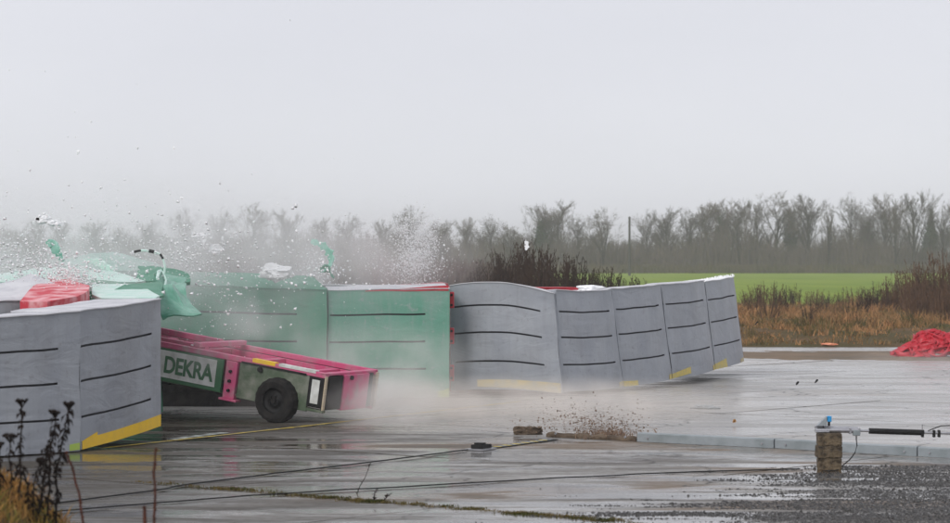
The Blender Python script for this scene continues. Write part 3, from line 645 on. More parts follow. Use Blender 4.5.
chips += [(rr.gauss(45, 7), rr.gauss(220, 4), rr.uniform(1.2, 3.2)) for _ in range(16)]+[(rr.gauss(208, 12), rr.gauss(246, 7), rr.uniform(1.2, 3)) for _ in range(12)]+[(rr.gauss(325, 6), rr.gauss(270, 6), rr.uniform(1, 2.4)) for _ in range(10)]
rr = random.Random(21)
while len(chips) < 150:
    px = rr.uniform(0, 345) if rr.random() < .8 else rr.uniform(200, 450); py = 292-abs(rr.gauss(0, 38))-rr.random()*8
    if px > 250 and py < 225: continue
    chips.append((px, py, rr.uniform(1.1, 2.6)*(1 if py > 200 else .75)))
for px, py, s in chips:
    d = rr.uniform(35, 41)
    o = bpy.data.objects.new('foam_chip', rr.choice(chip_me)); COL.objects.link(o); o.location = W(px, py, d)
    k = s*.5*d/F*1.15; o.scale = (k*rr.uniform(.8, 1.4), k, k*rr.uniform(.8, 1.4)); o.rotation_euler = (rr.uniform(0, 6), rr.uniform(0, 6), rr.uniform(0, 6))
    cx_ = ['the left edge of the near grey block', 'the red plate', 'the mint plates', 'the crumpled green sheet', 'the left end of the green barrier', 'the white foam shell', 'the curved green strip', 'the right half of the green barrier', 'the spray burst'][min(8, int(px/50))]
    hb_ = 'tiny white foam chip high in the grey sky over' if py < 200 else 'small white foam chip well above' if py < 236 else 'small white foam chip just above' if py < 268 else 'white foam chip flying low beside'
    lb = f'{hb_} {cx_}'.replace('tiny white foam chip high in the grey sky over', 'tiny foam chip high in the sky over'); tag(o, lb, 'foam chip', lb.replace('chip', 'chips'))
def crumbs(name, P, s, m, label, cat='foam crumbs'):
    n = len(P); t = np.array([[1, 1, 1], [1, -1, -1], [-1, 1, -1], [-1, -1, 1]])*.6
    sz = s*np.clip(rng.lognormal(-.2, .55, (n, 1, 1)), .25, 2.6); v = (P[:, None, :]+(t[None]*sz+rng.normal(0, .25, (n, 4, 3))*sz)).reshape(-1, 3)
    f = (np.arange(n)[:, None]*4+np.array([[0, 1, 2, 0, 2, 3, 0, 3, 1, 1, 3, 2]])).reshape(-1, 3)
    return tag(np_mesh(name, v, f, m), label, cat, kind='stuff')
def cloudpts(n, px, py, sx, sy, d, sd_):
    a = rng.normal(px, sx, n); b = rng.normal(py, sy, n); c = rng.normal(d, sd_, n)
    return np.c_[(a-475)/F*c, c, CH-(b-HY)/F*c]
P = np.concatenate([cloudpts(2300, 416, 252, 11, 19, 43, .5), cloudpts(1600, 412, 262, 19, 14, 43, .5), cloudpts(900, 421, 235, 8, 12, 43, .4), cloudpts(300, 395, 270, 26, 12, 43, .4), cloudpts(500, 404, 245, 4, 18, 43, .3), cloudpts(500, 430, 243, 4, 14, 43, .3)])
crumbs('spray_burst', P, .0075, M['foam'], 'upright burst of fine white spray before the trees at the barrier end', 'spray')
P = np.concatenate([cloudpts(1100, 75, 283, 14, 7, 36, .6), cloudpts(500, 60, 272, 20, 8, 36.5, .6), cloudpts(500, 320, 268, 14, 11, 42.5, .5), cloudpts(1500, 80, 265, 70, 20, 38, 2), cloudpts(500, 20, 262, 22, 12, 37, 1), cloudpts(400, 190, 250, 16, 16, 38, 1), cloudpts(900, 200, 262, 70, 22, 39, 2), cloudpts(260, 120, 235, 90, 30, 38, 2), cloudpts(500, 10, 255, 26, 12, 38, 1), cloudpts(160, 225, 310, 30, 22, 37, 1.5)])
P = P[P[:, 2] > .3]
crumbs('foam_crumbs', P, .0115, M['foam'], 'fine white foam crumbs swirling above and over the crushed blocks')
P = np.concatenate([cloudpts(1300, 603, 428, 19, 6, 32.6, .3), cloudpts(600, 585, 415, 30, 8, 33, .5), cloudpts(500, 560, 425, 30, 6, 33, .5), cloudpts(260, 612, 431, 14, 3, 32.3, .2)])
P = P[P[:, 2] > .005]
crumbs('mud_spatter', P, .0056, M['spatter'], 'spatter of reddish brown mud thrown up over the rail end', 'mud spatter')

# ---------------------------------------------------------------- trolley
xr = Vector((.886, -.463, 0)).normalized(); sl = .146/math.sqrt(1+.146**2); cl = 1/math.sqrt(1+.146**2)
ax = Vector((xr.x*cl, xr.y*cl, -sl)); ay = Vector((.463, .886, 0)).normalized(); az_ = ax.cross(ay)
tro = empty('crash_trolley'); tro.matrix_world = Matrix(((ax.x, ay.x, az_.x, -2.056), (ax.y, ay.y, az_.y, 35), (ax.z, ay.z, az_.z, 0), (0, 0, 0, 1)))
tag(tro, 'low pink framed crash trolley with green sign panel wedged under the blocks', 'trolley')
LEN, WID = 3.9, 1.39
def bxp(name, lo, hi, m, parent=tro, bevel=.006): return MB().box(lo, hi).build(name, m, parent, bevel=bevel)
bxp('side_rail', (-LEN, 0, .605), (0, .09, .675), M['pink'])
bxp('side_rail', (-LEN, WID-.09, .605), (0, WID, .675), M['pink'])
bxp('lower_rail', (-LEN, .02, .135), (-.0, .10, .175), M['olive'])
bxp('lower_rail', (-LEN, WID-.1, .135), (-.0, WID-.02, .175), M['pink'])
bxp('inner_wall', (-LEN+.02, .095, .3), (-.05, .125, .60), M['pink'])
bxp('inner_wall', (-LEN+.02, WID-.125, .2), (-.05, WID-.095, .60), M['pink'])
bxp('bed', (-LEN, .13, .37), (-.05, WID-.13, .40), M['pink'])
for k, u in enumerate((-.62, -1.5, -2.4, -3.3)): bxp('cross_beam', (u, .13, .52), (u+.09, WID-.13, .6), M['pink'])
bxp('far_side_panel', (-LEN, WID-.05, .18), (-.1, WID-.02, .6), M['olive'])
bxp('side_panel', (-1.36, .012, .12), (-.25, .045, .60), M['olive'])
bxp('skirt', (-1.33, .006, .60), (-.30, -.006, .625), M['black'], bevel=0)
bxp('upright', (-1.56, -.02, .09), (-1.38, .06, .60), M['pink'])
bxp('upright_foot', (-1.60, -.05, .06), (-1.32, .08, .09), M['pink'])
for zz in (.2, .33, .46): MB().tube([(-1.47, -.05, zz), (-1.47, -.018, zz)], .022, 8).build('bolt', M['black'], tro)
sp = bxp('sign_panel', (-3.4, -.025, .15), (-1.60, .01, .60), M['dekra_green'])
bxp('sign_board', (-2.86, -.034, .205), (-1.70, -.027, .575), M['white'], sp, .002)
cu = bpy.data.curves.new('lettering', 'FONT'); cu.body = 'DEKRA'; cu.size = .33; cu.extrude = .003; cu.offset = .009; cu.space_character = .97
to = bpy.data.objects.new('lettering', cu); COL.objects.link(to); bpy.context.view_layer.update()
lm = bpy.data.meshes.new_from_object(to.evaluated_get(bpy.context.evaluated_depsgraph_get())); COL.objects.unlink(to); bpy.data.objects.remove(to)
xs = [v.co.x for v in lm.vertices]; ys = [v.co.y for v in lm.vertices]; kx = .80/(max(xs)-min(xs)); ky = .235/(max(ys)-min(ys)); x0, y0 = min(xs), min(ys)
for v in lm.vertices: v.co = Vector((-2.535+(v.co.x-x0)*kx, -.038-v.co.z, .27+(v.co.y-y0)*ky))
lm.materials.clear(); lm.materials.append(M['dekra_green'])
lo_ = bpy.data.objects.new('lettering', lm); COL.objects.link(lo_); lo_.parent = sp
bxp('yellow_strip', (-1.16, -.006, .64), (-.80, .085, .690), M['tape'], bevel=0)
bxp('white_strip', (-.74, -.006, .650), (-.16, .085, .688), M['white'], bevel=0)
bxp('corner_plate', (-.24, -.02, .20), (-.005, .01, .60), M['black'])
bxp('white_marker', (-.185, -.03, .25), (-.065, -.021, .57), M['white'], bevel=.002)
bxp('edge_board', (.0, -.02, .18), (.022, .03, .63), M['wood'], bevel=.002)
bxp('tail_box', (-.06, .06, .18), (.02, .44, .63), M['black'])
bxp('tail_panel', (-.05, .46, .16), (.03, 1.12, .64), M['pink'])
bxp('tail_strip', (-.05, 1.13, .18), (.02, 1.24, .64), M['black'])
bxp('tail_board', (-.05, 1.33, .16), (.025, 1.39, .64), M['wood'])
bxp('tail_rail', (-.09, .0, .64), (.0, WID, .672), M['pink'])
MB().tube([(.03, .62, .60), (.06, .62, .60)], .03, 8).build('bolt', M['black'], tro)
MB().tube([(-1.02, -.035, .56), (-1.02, .0, .56)], .035, 8).build('bolt', M['black'], tro)
# rubble of wooden and pink beams at the far front
bxp('front_beam', (-3.7, .25, .60), (-2.1, .34, .70), M['pink']); bxp('front_beam', (-3.7, .9, .66), (-2.3, 1.0, .74), M['pink']); bxp('front_beam', (-2.2, .1, .68), (-2.1, 1.3, .74), M['pink'])
def wheel(x, y0, sgn):
    wz = .20
    g = MB(); prof = [(.17, .0), (.25, -.012), (.288, .01), (.30, .05), (.30, .15), (.288, .19), (.25, .212), (.17, .2)]; n = 40
    for i in range(n):
        a = 2*math.pi*i/n
        for r_, yy in prof:
            rr_ = r_+(.008 if (i % 2 and r_ > .27) else 0); g.v.append((math.cos(a)*rr_, yy, math.sin(a)*rr_))
    k = len(prof)
    for i in range(n):
        j = (i+1) % n
        for q in range(k-1): g.f.append((i*k+q, i*k+q+1, j*k+q+1, j*k+q))
    hub = empty('wheel'); hub.parent = tro; hub.location = (x, y0, wz)
    g.build('tyre', M['rubber'], hub)
    r = MB(); prof = [(.172, .012), (.165, .03), (.15, .05), (.10, .055), (.085, .03), (.05, .02), (.0, .02)]; k = len(prof); n2 = 28
    for i in range(n2):
        a = 2*math.pi*i/n2
        for r_, yy in prof: r.v.append((math.cos(a)*r_, yy, math.sin(a)*r_))
    for i in range(n2):
        j = (i+1) % n2
        for q in range(k-1): r.f.append((i*k+q, i*k+q+1, j*k+q+1, j*k+q))
    r.build('rim', M['black'], hub, smooth=True)
    h = MB().tube([(0, -.01, 0), (0, .03, 0)], .035, 10); h.build('hub_cap', M['rubber'], hub)
    for i in range(5):
        a = 2*math.pi*i/5; MB().tube([(math.cos(a)*.065, .0, math.sin(a)*.065), (math.cos(a)*.065, .03, math.sin(a)*.065)], .012, 6).build('wheel_nut', M['black'], hub)
wheel(-.685, -.13, 1); wheel(-3.4, -.13, 1); wheel(-3.4, WID-.07, 1)
MB().tube([(-.685, -.05, .2), (-.685, WID-.15, .2)], .04, 8).build('axle', M['black'], tro)
MB().tube([(-3.4, -.05, .2), (-3.4, WID, .2)], .04, 8).build('axle', M['black'], tro)

# ---------------------------------------------------------------- things on the concrete
def on_ground(px, py, z=.0): return G(px, py, z)
# rail in lengths
RL = [(546, 437.2), (637, 442), (775, 448.6), (918, 456.8), (1010, 462)]
for k in range(4):
    a, b = on_ground(*RL[k]), on_ground(*RL[k+1]); dirv = (b-a).normalized(); ln = (b-a).length-.02
    o = empty('kerb_rail', a); o.rotation_euler.z = math.atan2(dirv.y, dirv.x)
    mrail = M['soil'] if k == 0 else M['rail']
    mb = MB(); pr = [(0, 0), (0, .095), (.012, .108), (.088, .108), (.10, .095), (.10, 0)]
    if k == 0: pr = [(0, 0), (.0, .03), (.03, .05), (.07, .055), (.10, .03), (.10, 0)]
    ns = 12 if k else 40
    for i in range(ns+1):
        x_ = ln*i/ns
        for yy, zz in pr: mb.v.append((x_, yy+(.004 if k else .03)*noise.noise(Vector((x_*(2 if k else 9), k, zz*9))), zz+(.006 if k else .035)*noise.noise(Vector((x_*(1.3 if k else 7), k, 3)))*(zz > 0)+.003))
    for i in range(ns):
        for q in range(5): a_ = i*6+q; mb.f.append((a_, a_+6, a_+7, a_+1))
    mb.f += [tuple(range(6)), tuple(ns*6+q for q in range(5, -1, -1))]
    mb.build('rail_body', mrail, o)
    for x_ in (.15, ln-.15): MB().tube([(x_, -.012, .05), (x_, .004, .05)], .014, 8).build('bolt', M['steel'], o)
    tag(o, ['low muddy length of kerb rail under the brown spatter', 'grey kerb rail length just right of the brown spatter', 'grey kerb rail length passing behind the concrete block stack', 'grey kerb rail length running out at the right edge'][k], 'kerb rail', 'kerb rail lengths across the concrete')
# clod of earth
mb = MB(); bm = bmesh.new(); bmesh.ops.create_cube(bm, size=1); bmesh.ops.subdivide_edges(bm, edges=bm.edges[:], cuts=7, use_grid_fill=True)
for v in bm.verts:
    v.co = Vector((v.co.x*.31, v.co.y*.18, v.co.z*.085+.042))+noise.noise_vector(v.co*4)*.05+noise.noise_vector(v.co*13)*.02
me = bpy.data.meshes.new('earth_clod'); bm.to_mesh(me); bm.free(); me.materials.append(M['soil'])
o = bpy.data.objects.new('earth_clod', me); COL.objects.link(o); o.location = on_ground(528, 434.5)
tag(o, 'square brown earth clod at the left end of the muddy rail', 'clod')
# mats of grass on the muddy rail
bpts = np.array([tuple(on_ground(rng.normal(608, 14), rng.uniform(433, 440))) for _ in range(140)])
tag(blades('mud_tuft', bpts, .02, .09, .006, M['spatter'], 1.4, 3), 'muddy torn grass tuft lying over the rail end', 'tuft', kind='stuff')
# cables
def cable(name, pts, r, label, m=None, z=.012, sag=0):
    P3 = [on_ground(px, py, z) for px, py in pts]; c = P3[0].copy(); Q = []; n = len(P3)
    for i in range(n-1):
        p0, p1, p2, p3 = P3[max(i-1, 0)], P3[i], P3[i+1], P3[min(i+2, n-1)]
        for k in range(10):
            t = k/10; q = .5*((2*p1)+(-p0+p2)*t+(2*p0-5*p1+4*p2-p3)*t*t+(-p0+3*p1-3*p2+p3)*t**3)
            q.x += .03*noise.noise(q*.9); q.y += .06*noise.noise(q*.7+Vector((9, 0, 0))); q.z = z+max(0, .01*noise.noise(q*2)); Q.append(q)
    Q.append(P3[-1])
    o = MB().tube([q-c for q in Q], r, 6).build(name, m or M['black'], None, smooth=True); o.location = c; tag(o, label, 'cable'); return o
cable('ground_cable', [(20,508),(60,503),(158,490),(188,484.5),(296,471),(380,461),(430,455),(473,449)], .008, 'black cable running from the left to the striped tape switch')
cable('ground_cable', [(10,516),(60,511),(158,503),(276,494),(380,488),(528,480),(680,472.5),(800,469)], .007, 'lower thin black cable crossing the whole wet concrete')
# tape switch
o = empty('tape_switch', on_ground(482, 450)); a, b = on_ground(478, 450.5), on_ground(553, 440); c = o.location; e = (b-a).normalized(); s_ = Vector((-e.y, e.x, 0)); ln = (b-a).length
def lbox(l0, l1, w0, w1, z0, z1, nm, m):
    mb = MB(); base = a-c; vs = []
    for zz in (z0, z1):
        for l_, w_ in ((l0, w0), (l1, w0), (l1, w1), (l0, w1)): vs.append(base+e*l_+s_*w_+Vector((0, 0, zz)))
    mb.add(vs, [(0, 3, 2, 1), (4, 5, 6, 7), (0, 1, 5, 4), (1, 2, 6, 5), (2, 3, 7, 6), (3, 0, 4, 7)]); return mb.build(nm, m, o)
lbox(0, ln, -.07, .07, .003, .011, 'strip_base', M['black'])
ns = 13
for i in range(1, ns):
    l0 = .35+(ln-.4)*i/ns; lbox(l0, l0+(ln-.4)/ns*.42, -.05, .05, .012, .016, 'stripe', M['tape_dull'] if i % 2 else M['rail'])
lbox(-.1, .24, -.12, .12, .006, .02, 'foot_plate', M['steel']); lbox(-.04, .2, -.07, .07, .021, .065, 'switch_box', M['black']); lbox(.0, .1, -.05, .05, .066, .085, 'lid', M['black'])
tag(o, 'yellow, white and black striped tape switch with black box on the wet concrete', 'tape switch')
# painted yellow line
def paint(name, A, B, wdt, z, lbl_m, n=60, seed=0):
    a, b = on_ground(*A), on_ground(*B); e = (b-a).normalized(); s = Vector((-e.y, e.x, 0)); mb = MB()
    for i in range(n+1):
        p = a.lerp(b, i/n)
        for k in (-1, 1): q = p+s*k*wdt/2*(1+.35*noise.noise(Vector((i*.6, k, seed)))); q.z = z; mb.v.append(tuple(q))
    for i in range(n): mb.f.append((i*2, i*2+2, i*2+3, i*2+1))
    return tag(mb.build(name, lbl_m), kind='structure')
M['linepaint'] = mat('worn_line_paint', (.75, .55, .06), (.30, .23, .08), .6, 6, 8, lo=.4, hi=.65)
M['linepaint2'] = mat('worn_white_paint', (.5, .55, .5), (.12, .12, .10), .5, 5, 8, lo=.38, hi=.6)
paint('yellow_line', (100, 449), (302, 427), .07, .008, M['linepaint']); paint('yellow_line', (302, 427), (520, 402), .07, .008, M['linepaint'], seed=4)
paint('white_line', (170, 440), (225, 433), .16, .006, M['linepaint2'], seed=2)
# joint weeds
jw = []
for (px, py), n_ in (((170,484),20),((228,489),60),((240,490.5),50),((262,492),20),((330,498),130),((352,500.5),90),((372,502),200),((410,504.5),60),((440,507),50),((471,509.6),90),((520,514),160),((540,515.5),120),((580,518.5),60),((606,520.5),130),((560,517),60),((300,496),40)):
    for _ in range(n_):
        p = on_ground(px+rng.normal(0, 9), py+rng.normal(0, .6)); jw.append(tuple(p))
a = on_ground(137, 482); b = on_ground(700, 529)
for _ in range(420): p = a.lerp(b, rng.random()); jw.append((p.x+rng.normal(0, .03), p.y+rng.normal(0, .03), 0))
tag(blades('joint_moss', np.array(jw), .004, .026, .004, M['moss'], 1.5, 3, spread=.35), 'line of moss and weeds growing along the joint in the concrete', 'moss', kind='stuff')
def twig(px, py, pts, label, r=.004, leaves=10, name='dry_weed', m='weed'):
    base = on_ground(px, py); o = empty(name, base); d = base.y; P3 = [W(a, b, d)-base for a, b in pts]
    MB().tube(P3, [r*(1-.5*i/len(P3)) for i in range(len(P3))], 5).build('stem', M[m], o)
    mb = MB(); rd = random.Random(px)
    for _ in range(leaves):
        i = rd.randrange(len(P3)-1); q = P3[i].lerp(P3[i+1], rd.random()); s = .018
        mb.add([q, q+Vector((rd.uniform(-s, s), rd.uniform(-s, s), rd.uniform(0, s))), q+Vector((rd.uniform(-s, s)*2, rd.uniform(-s, s), rd.uniform(-s, s*2)))], [(0, 1, 2)])
    mb.build('leaves', M[m], o); tag(o, label, 'weed'); return o
twig(357, 494, [(357,494),(360,486),(365,478),(368,470),(370.5,463)], 'thin bent dry stalk standing between the two cables')
twig(375, 502, [(375,502),(374,496),(377,489)], 'dry weed tuft growing from the concrete joint under the bent stalk', .005, 26)
twig(383, 502, [(383,502),(387,497),(392,493)], 'small leaning weed beside the joint tuft', .004, 16)

# concrete blocks + sensor arm
bd = 27.35; bx0 = W(829, HY, bd).x
for k in range(3):
    bm = bmesh.new(); bmesh.ops.create_cube(bm, size=1); bmesh.ops.subdivide_edges(bm, edges=bm.edges[:], cuts=9, use_grid_fill=True)
    for v in bm.verts:
        co = v.co.copy(); e_ = max(abs(co.x), abs(co.y))*2; ez = abs(co.z)*2
        rnd_ = .93 if ez > .95 else 1.0
        v.co = Vector((co.x*.245*rnd_, co.y*.22*rnd_, co.z*.128))+noise.noise_vector(co*7+Vector((k*9, 0, 0)))*.007
    me = bpy.data.meshes.new('concrete_block'); bm.to_mesh(me); bm.free(); me.materials.append(M['block'])
    o = bpy.data.objects.new('concrete_block', me); COL.objects.link(o); o.location = (bx0+(.003, -.004, .002)[k], bd, .065+.1295*k); o.rotation_euler.z = R((-4, 3, -2)[k])
    tag(o, ('bottom', 'middle', 'top')[k]+' rough brown concrete block of the stack carrying the sensor arm', 'block', 'stacked concrete blocks')
zt = .395
arm = empty('sensor_arm', (bx0, bd, zt)); tag(arm, 'steel measuring arm with black sleeve and blue eyed head on the block stack', 'sensor arm')
def AX(px, py, dy=0): p = W(px, py, bd); return Vector((p.x-bx0, dy, p.z-zt))
MB().box((-.14, -.05, 0.0), (.0, .05, .012)).build('base_plate', M['steel'], arm, bevel=.003)
MB().tube([AX(815.5, 430.2), AX(858, 430.6)], .026, 12).build('front_tube', M['steel'], arm, smooth=False)
MB().tube([AX(815.5, 427.0, .06), AX(858, 428.8, .06)], .016, 10).build('front_tube', M['steel'], arm)
pv = [AX(817, 425.5), AX(826.5, 416.2), AX(826.5, 425.5)]
MB().add([p+Vector((0, -.045, 0)) for p in pv]+[p+Vector((0, .045, 0)) for p in pv], [(0, 2, 1), (3, 4, 5), (0, 1, 4, 3), (1, 2, 5, 4), (2, 0, 3, 5)]).build('wedge_head', M['rail'], arm)
p0, p1 = AX(827, 421.8), AX(831.3, 416)
MB().box((p0.x, -.035, p0.z), (p1.x, .035, p1.z)).build('lens_cover', M['blue'], arm, bevel=.006)
p0, p1 = AX(828, 426), AX(830, 421.5); MB().box((p0.x, -.02, p0.z), (p1.x, .02, p1.z)).build('bracket', M['black'], arm)
MB().tube([AX(856, 430.6), AX(1010, 435.2)], .014, 10).build('long_tube', M['steel'], arm)
MB().tube([AX(869, 431), AX(924, 432.8)], .030, 12).build('foam_sleeve', M['black'], arm)
for px in (850, 859): p = AX(px, 430.7); MB().box((p.x-.012, -.035, p.z-.035), (p.x+.012, .035, p.z+.03)).build('clamp', M['steel'], arm, bevel=.004)
p = AX(857, 432.8); MB().box((p.x-.045, -.04, p.z-.03), (p.x+.03, .03, p.z+.03)).build('junction_box', M['rail'], arm, bevel=.008)
for px in (922.5, 934, 939): p = AX(px, 433); MB().box((p.x-.012, -.03, p.z-.045), (p.x+.012, .03, p.z+.03)).build('clamp', M['black'], arm, bevel=.004)
MB().tube([AX(922.5, 431), AX(922.3, 424.5)], .003, 5).build('pin', M['black'], arm)
MB().tube([AX(928, 431), AX(934, 428.5), AX(941, 426), AX(950, 425.6), AX(960, 427)], .006, 6).build('wire', M['black'], arm)
MB().tube([AX(823, 426), AX(824, 429.5), AX(829, 431)], .007, 6).build('wire', M['black'], arm)
MB().tube([AX(856.5, 434.5), AX(856.3, 440)], .007, 6).build('wire_strain_relief', M['black'], arm)
MB().tube([AX(856.3, 438), AX(857, 446), AX(855, 453), AX(850, 459.5), AX(843, 465.5), AX(838, 468.5, -.1), AX(832, 469.6, -.16), AX(822, 469.6, -.16)], .006, 6).build('hanging_wire', M['black'], arm, smooth=True)

# red hose heap
heap = empty('hose_heap', on_ground(925, 357)); tag(heap, 'tangled heap of flat red hose lying on the wet concrete at the right edge', 'hose heap')
rd = random.Random(4)
def heap_h(x, y): return .40*math.exp(-((x-.5)/.85)**2-(y/.55)**2)+.22*math.exp(-((x+.02)/.40)**2-(y/.5)**2)
mb = MB(); n = 26
for i in range(n+1):
    for j in range(n+1):
        x = -.62+2.5*i/n; y = -.65+1.3*j/n; h = heap_h(x, y)-.04
        mb.v.append((x+.06*noise.noise(Vector((x*4, y*4, 1))), y, max(-.01, h+.14*noise.noise(Vector((x*3, y*3, 2)))*min(1, h*6))))
for i in range(n):
    for j in range(n): q = i*(n+1)+j; mb.f.append((q, q+n+1, q+n+2, q+1))
mb.build('hose_core', M['hose'], heap, smooth=True)
for k in range(64):
    cx, cy = rd.uniform(-.45, 1.1), rd.uniform(-.45, .2); a0 = rd.uniform(0, 6.28); ra = rd.uniform(.24, .55); rb = rd.uniform(.07, .20); arc = rd.uniform(2.2, 4.6); tl_ = rd.uniform(0, 3.1)
    pts = []; m_ = 14
    for i in range(m_+1):
        t = a0+arc*i/m_; lx, ly = math.cos(t)*ra, math.sin(t)*rb; x = cx+lx*math.cos(tl_)-ly*math.sin(tl_); y = cy+lx*math.sin(tl_)+ly*math.cos(tl_)
        pts.append(Vector((x, y, max(.02, heap_h(x, y)+.05*math.sin(t*2+k)+.02))))
    s = MB(); wv = rd.uniform(.05, .085); tw0 = rd.uniform(-1.2, 1.2)
    for i, p in enumerate(pts):
        t = (pts[min(i+1, m_)]-pts[max(i-1, 0)]).normalized(); sd_ = t.cross(Vector((0, 0, 1))).normalized(); up = sd_.cross(t); q = tw0+.9*math.sin(i*.4+k)
        a_ = sd_*math.cos(q)+up*math.sin(q); b_ = t.cross(a_)
        for u1, u2 in ((-1, -.12), (1, -.12), (1, .12), (-1, .12)): s.v.append(tuple(p+a_*wv*u1+b_*wv*u2))
    for i in range(m_):
        for j in range(4): q1 = i*4+j; q2 = i*4+(j+1) % 4; s.f.append((q1, q2, q2+4, q1+4))
    s.f += [(3, 2, 1, 0), tuple(m_*4+j for j in range(4))]
    s.build('hose_loop', M['hose'], heap, smooth=True)

# small things on the ground
lump('foam_scrap', on_ground(704, 409)+Vector((0, 0, .03)), .085, M['rail'], 'flat grey foam scrap lying on the wet concrete below the grey barrier', 'scrap', None, 13, (1.9, 1, .4))
lump('foam_scrap', on_ground(713, 409.5)+Vector((0, 0, .015)), .05, M['rail'], 'small grey crumb touching the right of the flat foam scrap', 'scrap', None, 14, (1.8, 1, .5))
strip('fallen_leaf', [(733,422.6,34.6),(734.3,420.6,34.6),(735.3,422.4,34.6)], .035, 'single tan leaf on the wet concrete above the kerb rail', 'leaf', M['leafbrown'])
for px, py, lb in ((798, 383, 'left one of two tiny dark scraps flying low over the wet concrete'), (817, 381, 'right one of two tiny dark scraps flying low over the wet concrete'), (757, 323, 'dark scrap flying before the rough verge near the grey barrier')):
    strip('dark_scrap', [(px-2, py+2, 44), (px, py-.5, 44), (px+1.2, py-1, 44)], .03, lb, 'scrap', M['black'])
lump('orange_scrap', on_ground(829, 345.6)+Vector((0, 0, .03)), .09, mat('orange_plastic', (.75, .22, .10), (.8, .35, .2), .5), 'small orange scrap on the far edge of the concrete', 'scrap', None, 19, (2.2, 1, .35))  # orange debris, its colour is the material's own
# mud over the far edge of the concrete
def mud_patch(name, cx, cy, rx, ry, seed, m):
    mb = MB(); nx_, ny_ = 80, 60
    for j in range(ny_+1):
        for i in range(nx_+1):
            u, v_ = 2*i/nx_-1, 2*j/ny_-1; x_ = cx+u*rx*1.4; y_ = cy+v_*ry*1.4
            h = .035*(1-(u*u+v_*v_)*2.0)+.035*noise.noise(Vector((x_*.7, y_*.5, seed)))+.018*noise.noise(Vector((x_*3, y_*2, seed)))
            mb.v.append((x_, y_, max(-.03, min(.03, h))))
    for j in range(ny_):
        for i in range(nx_): a_ = j*(nx_+1)+i; mb.f.append((a_, a_+1, a_+nx_+2, a_+nx_+1))
    return tag(mb.build(name, m, smooth=True), kind='structure')
M['mud'] = mat('wet_mud', (.21, .145, .09), (.13, .10, .065), .8, .8, 9, 0, 9, spec=.2)
p = on_ground(800, 357); mud_patch('mud', p.x-.2, p.y+1.0, 3.4, 2.6, 1, M['mud'])
p = on_ground(880, 360); mud_patch('mud', p.x, p.y+1.0, 2.6, 1.6, 2, M['mud'])
# loose gravel bottom right
P = []
n = 190000
px = rng.uniform(470, 985, n); py = rng.uniform(463, 534, n)
d = CH*F/(py-HY); X = (px-475)/F*d
keepr = rng.random(n)
for a_, b_, q_, r_, k_ in zip(X, d, px, py, keepr):
    f = noise.noise(Vector((a_*.5+b_*.3, b_*2.2, 3)))*1.2+noise.noise(Vector((a_*1.8, b_*6, 7)))*.8
    e = (q_-690)/250+(r_-495)/45*.45
    if r_ < 466+max(0, (830-q_)*.03): e -= 1.6
    if k_ < np.clip((f+e)*.95-.02, 0, .66)**1.25: P.append((a_, b_, .002))
    if len(P) > 85000: break
P = np.array(P)
M['gravel'] = mat('wet_gravel', (.012, .011, .010), (.07, .065, .058), .28, 60, 3, spec=.3)
n = len(P); o6 = np.array([[1, 0, 0], [0, 1, 0], [-1, 0, 0], [0, -1, 0], [0, 0, .7], [0, 0, -.3]]); sz = np.clip(rng.lognormal(-5.0, .45, (n, 1, 1)), .0035, .024)
v = (P[:, None, :]+(o6[None]+rng.normal(0, .2, (n, 6, 3)))*sz).reshape(-1, 3)
f = (np.arange(n)[:, None]*6+np.array([[0, 1, 4, 1, 2, 4, 2, 3, 4, 3, 0, 4]])).reshape(-1, 3)
tag(np_mesh('loose_gravel', v, f, M['gravel']), 'dark wet loose gravel spread over the concrete at the bottom right', 'gravel', kind='stuff')

# ---------------------------------------------------------------- grassy bank and weeds in the near left corner
def bankz(x, y): return 1.0*math.exp(-((x+2.95)/.72)**2-((y-15.2)/1.9)**2)+.05*noise.noise(Vector((x*3, y*2, 0)))-.03
vs = []; fs = []; nx = 50
for j in range(nx+1):
    for i in range(nx+1): x = -6.5+5.6*i/nx; y = 10.5+9.5*j/nx; vs.append((x, y, bankz(x, y)))
for j in range(nx):
    for i in range(nx): a_ = j*(nx+1)+i; fs.append((a_, a_+1, a_+nx+2, a_+nx+1))
tag(MB().add(vs, fs).build('bank', M['verge'], smooth=True), kind='structure')
n = 14000; x = rng.uniform(-4.8, -1.9, n); y = rng.uniform(12.6, 17.5, n); z = np.array([bankz(a_, b_) for a_, b_ in zip(x, y)]); k = z > .1
tag(blades('bank_grass', np.c_[x, y, z-.01][k], .03, .10, .0035, M['mossgrass'], 1.4, 4, spread=.8), 'orange and green matted grass on the bank in the near left corner', 'grass', kind='stuff')
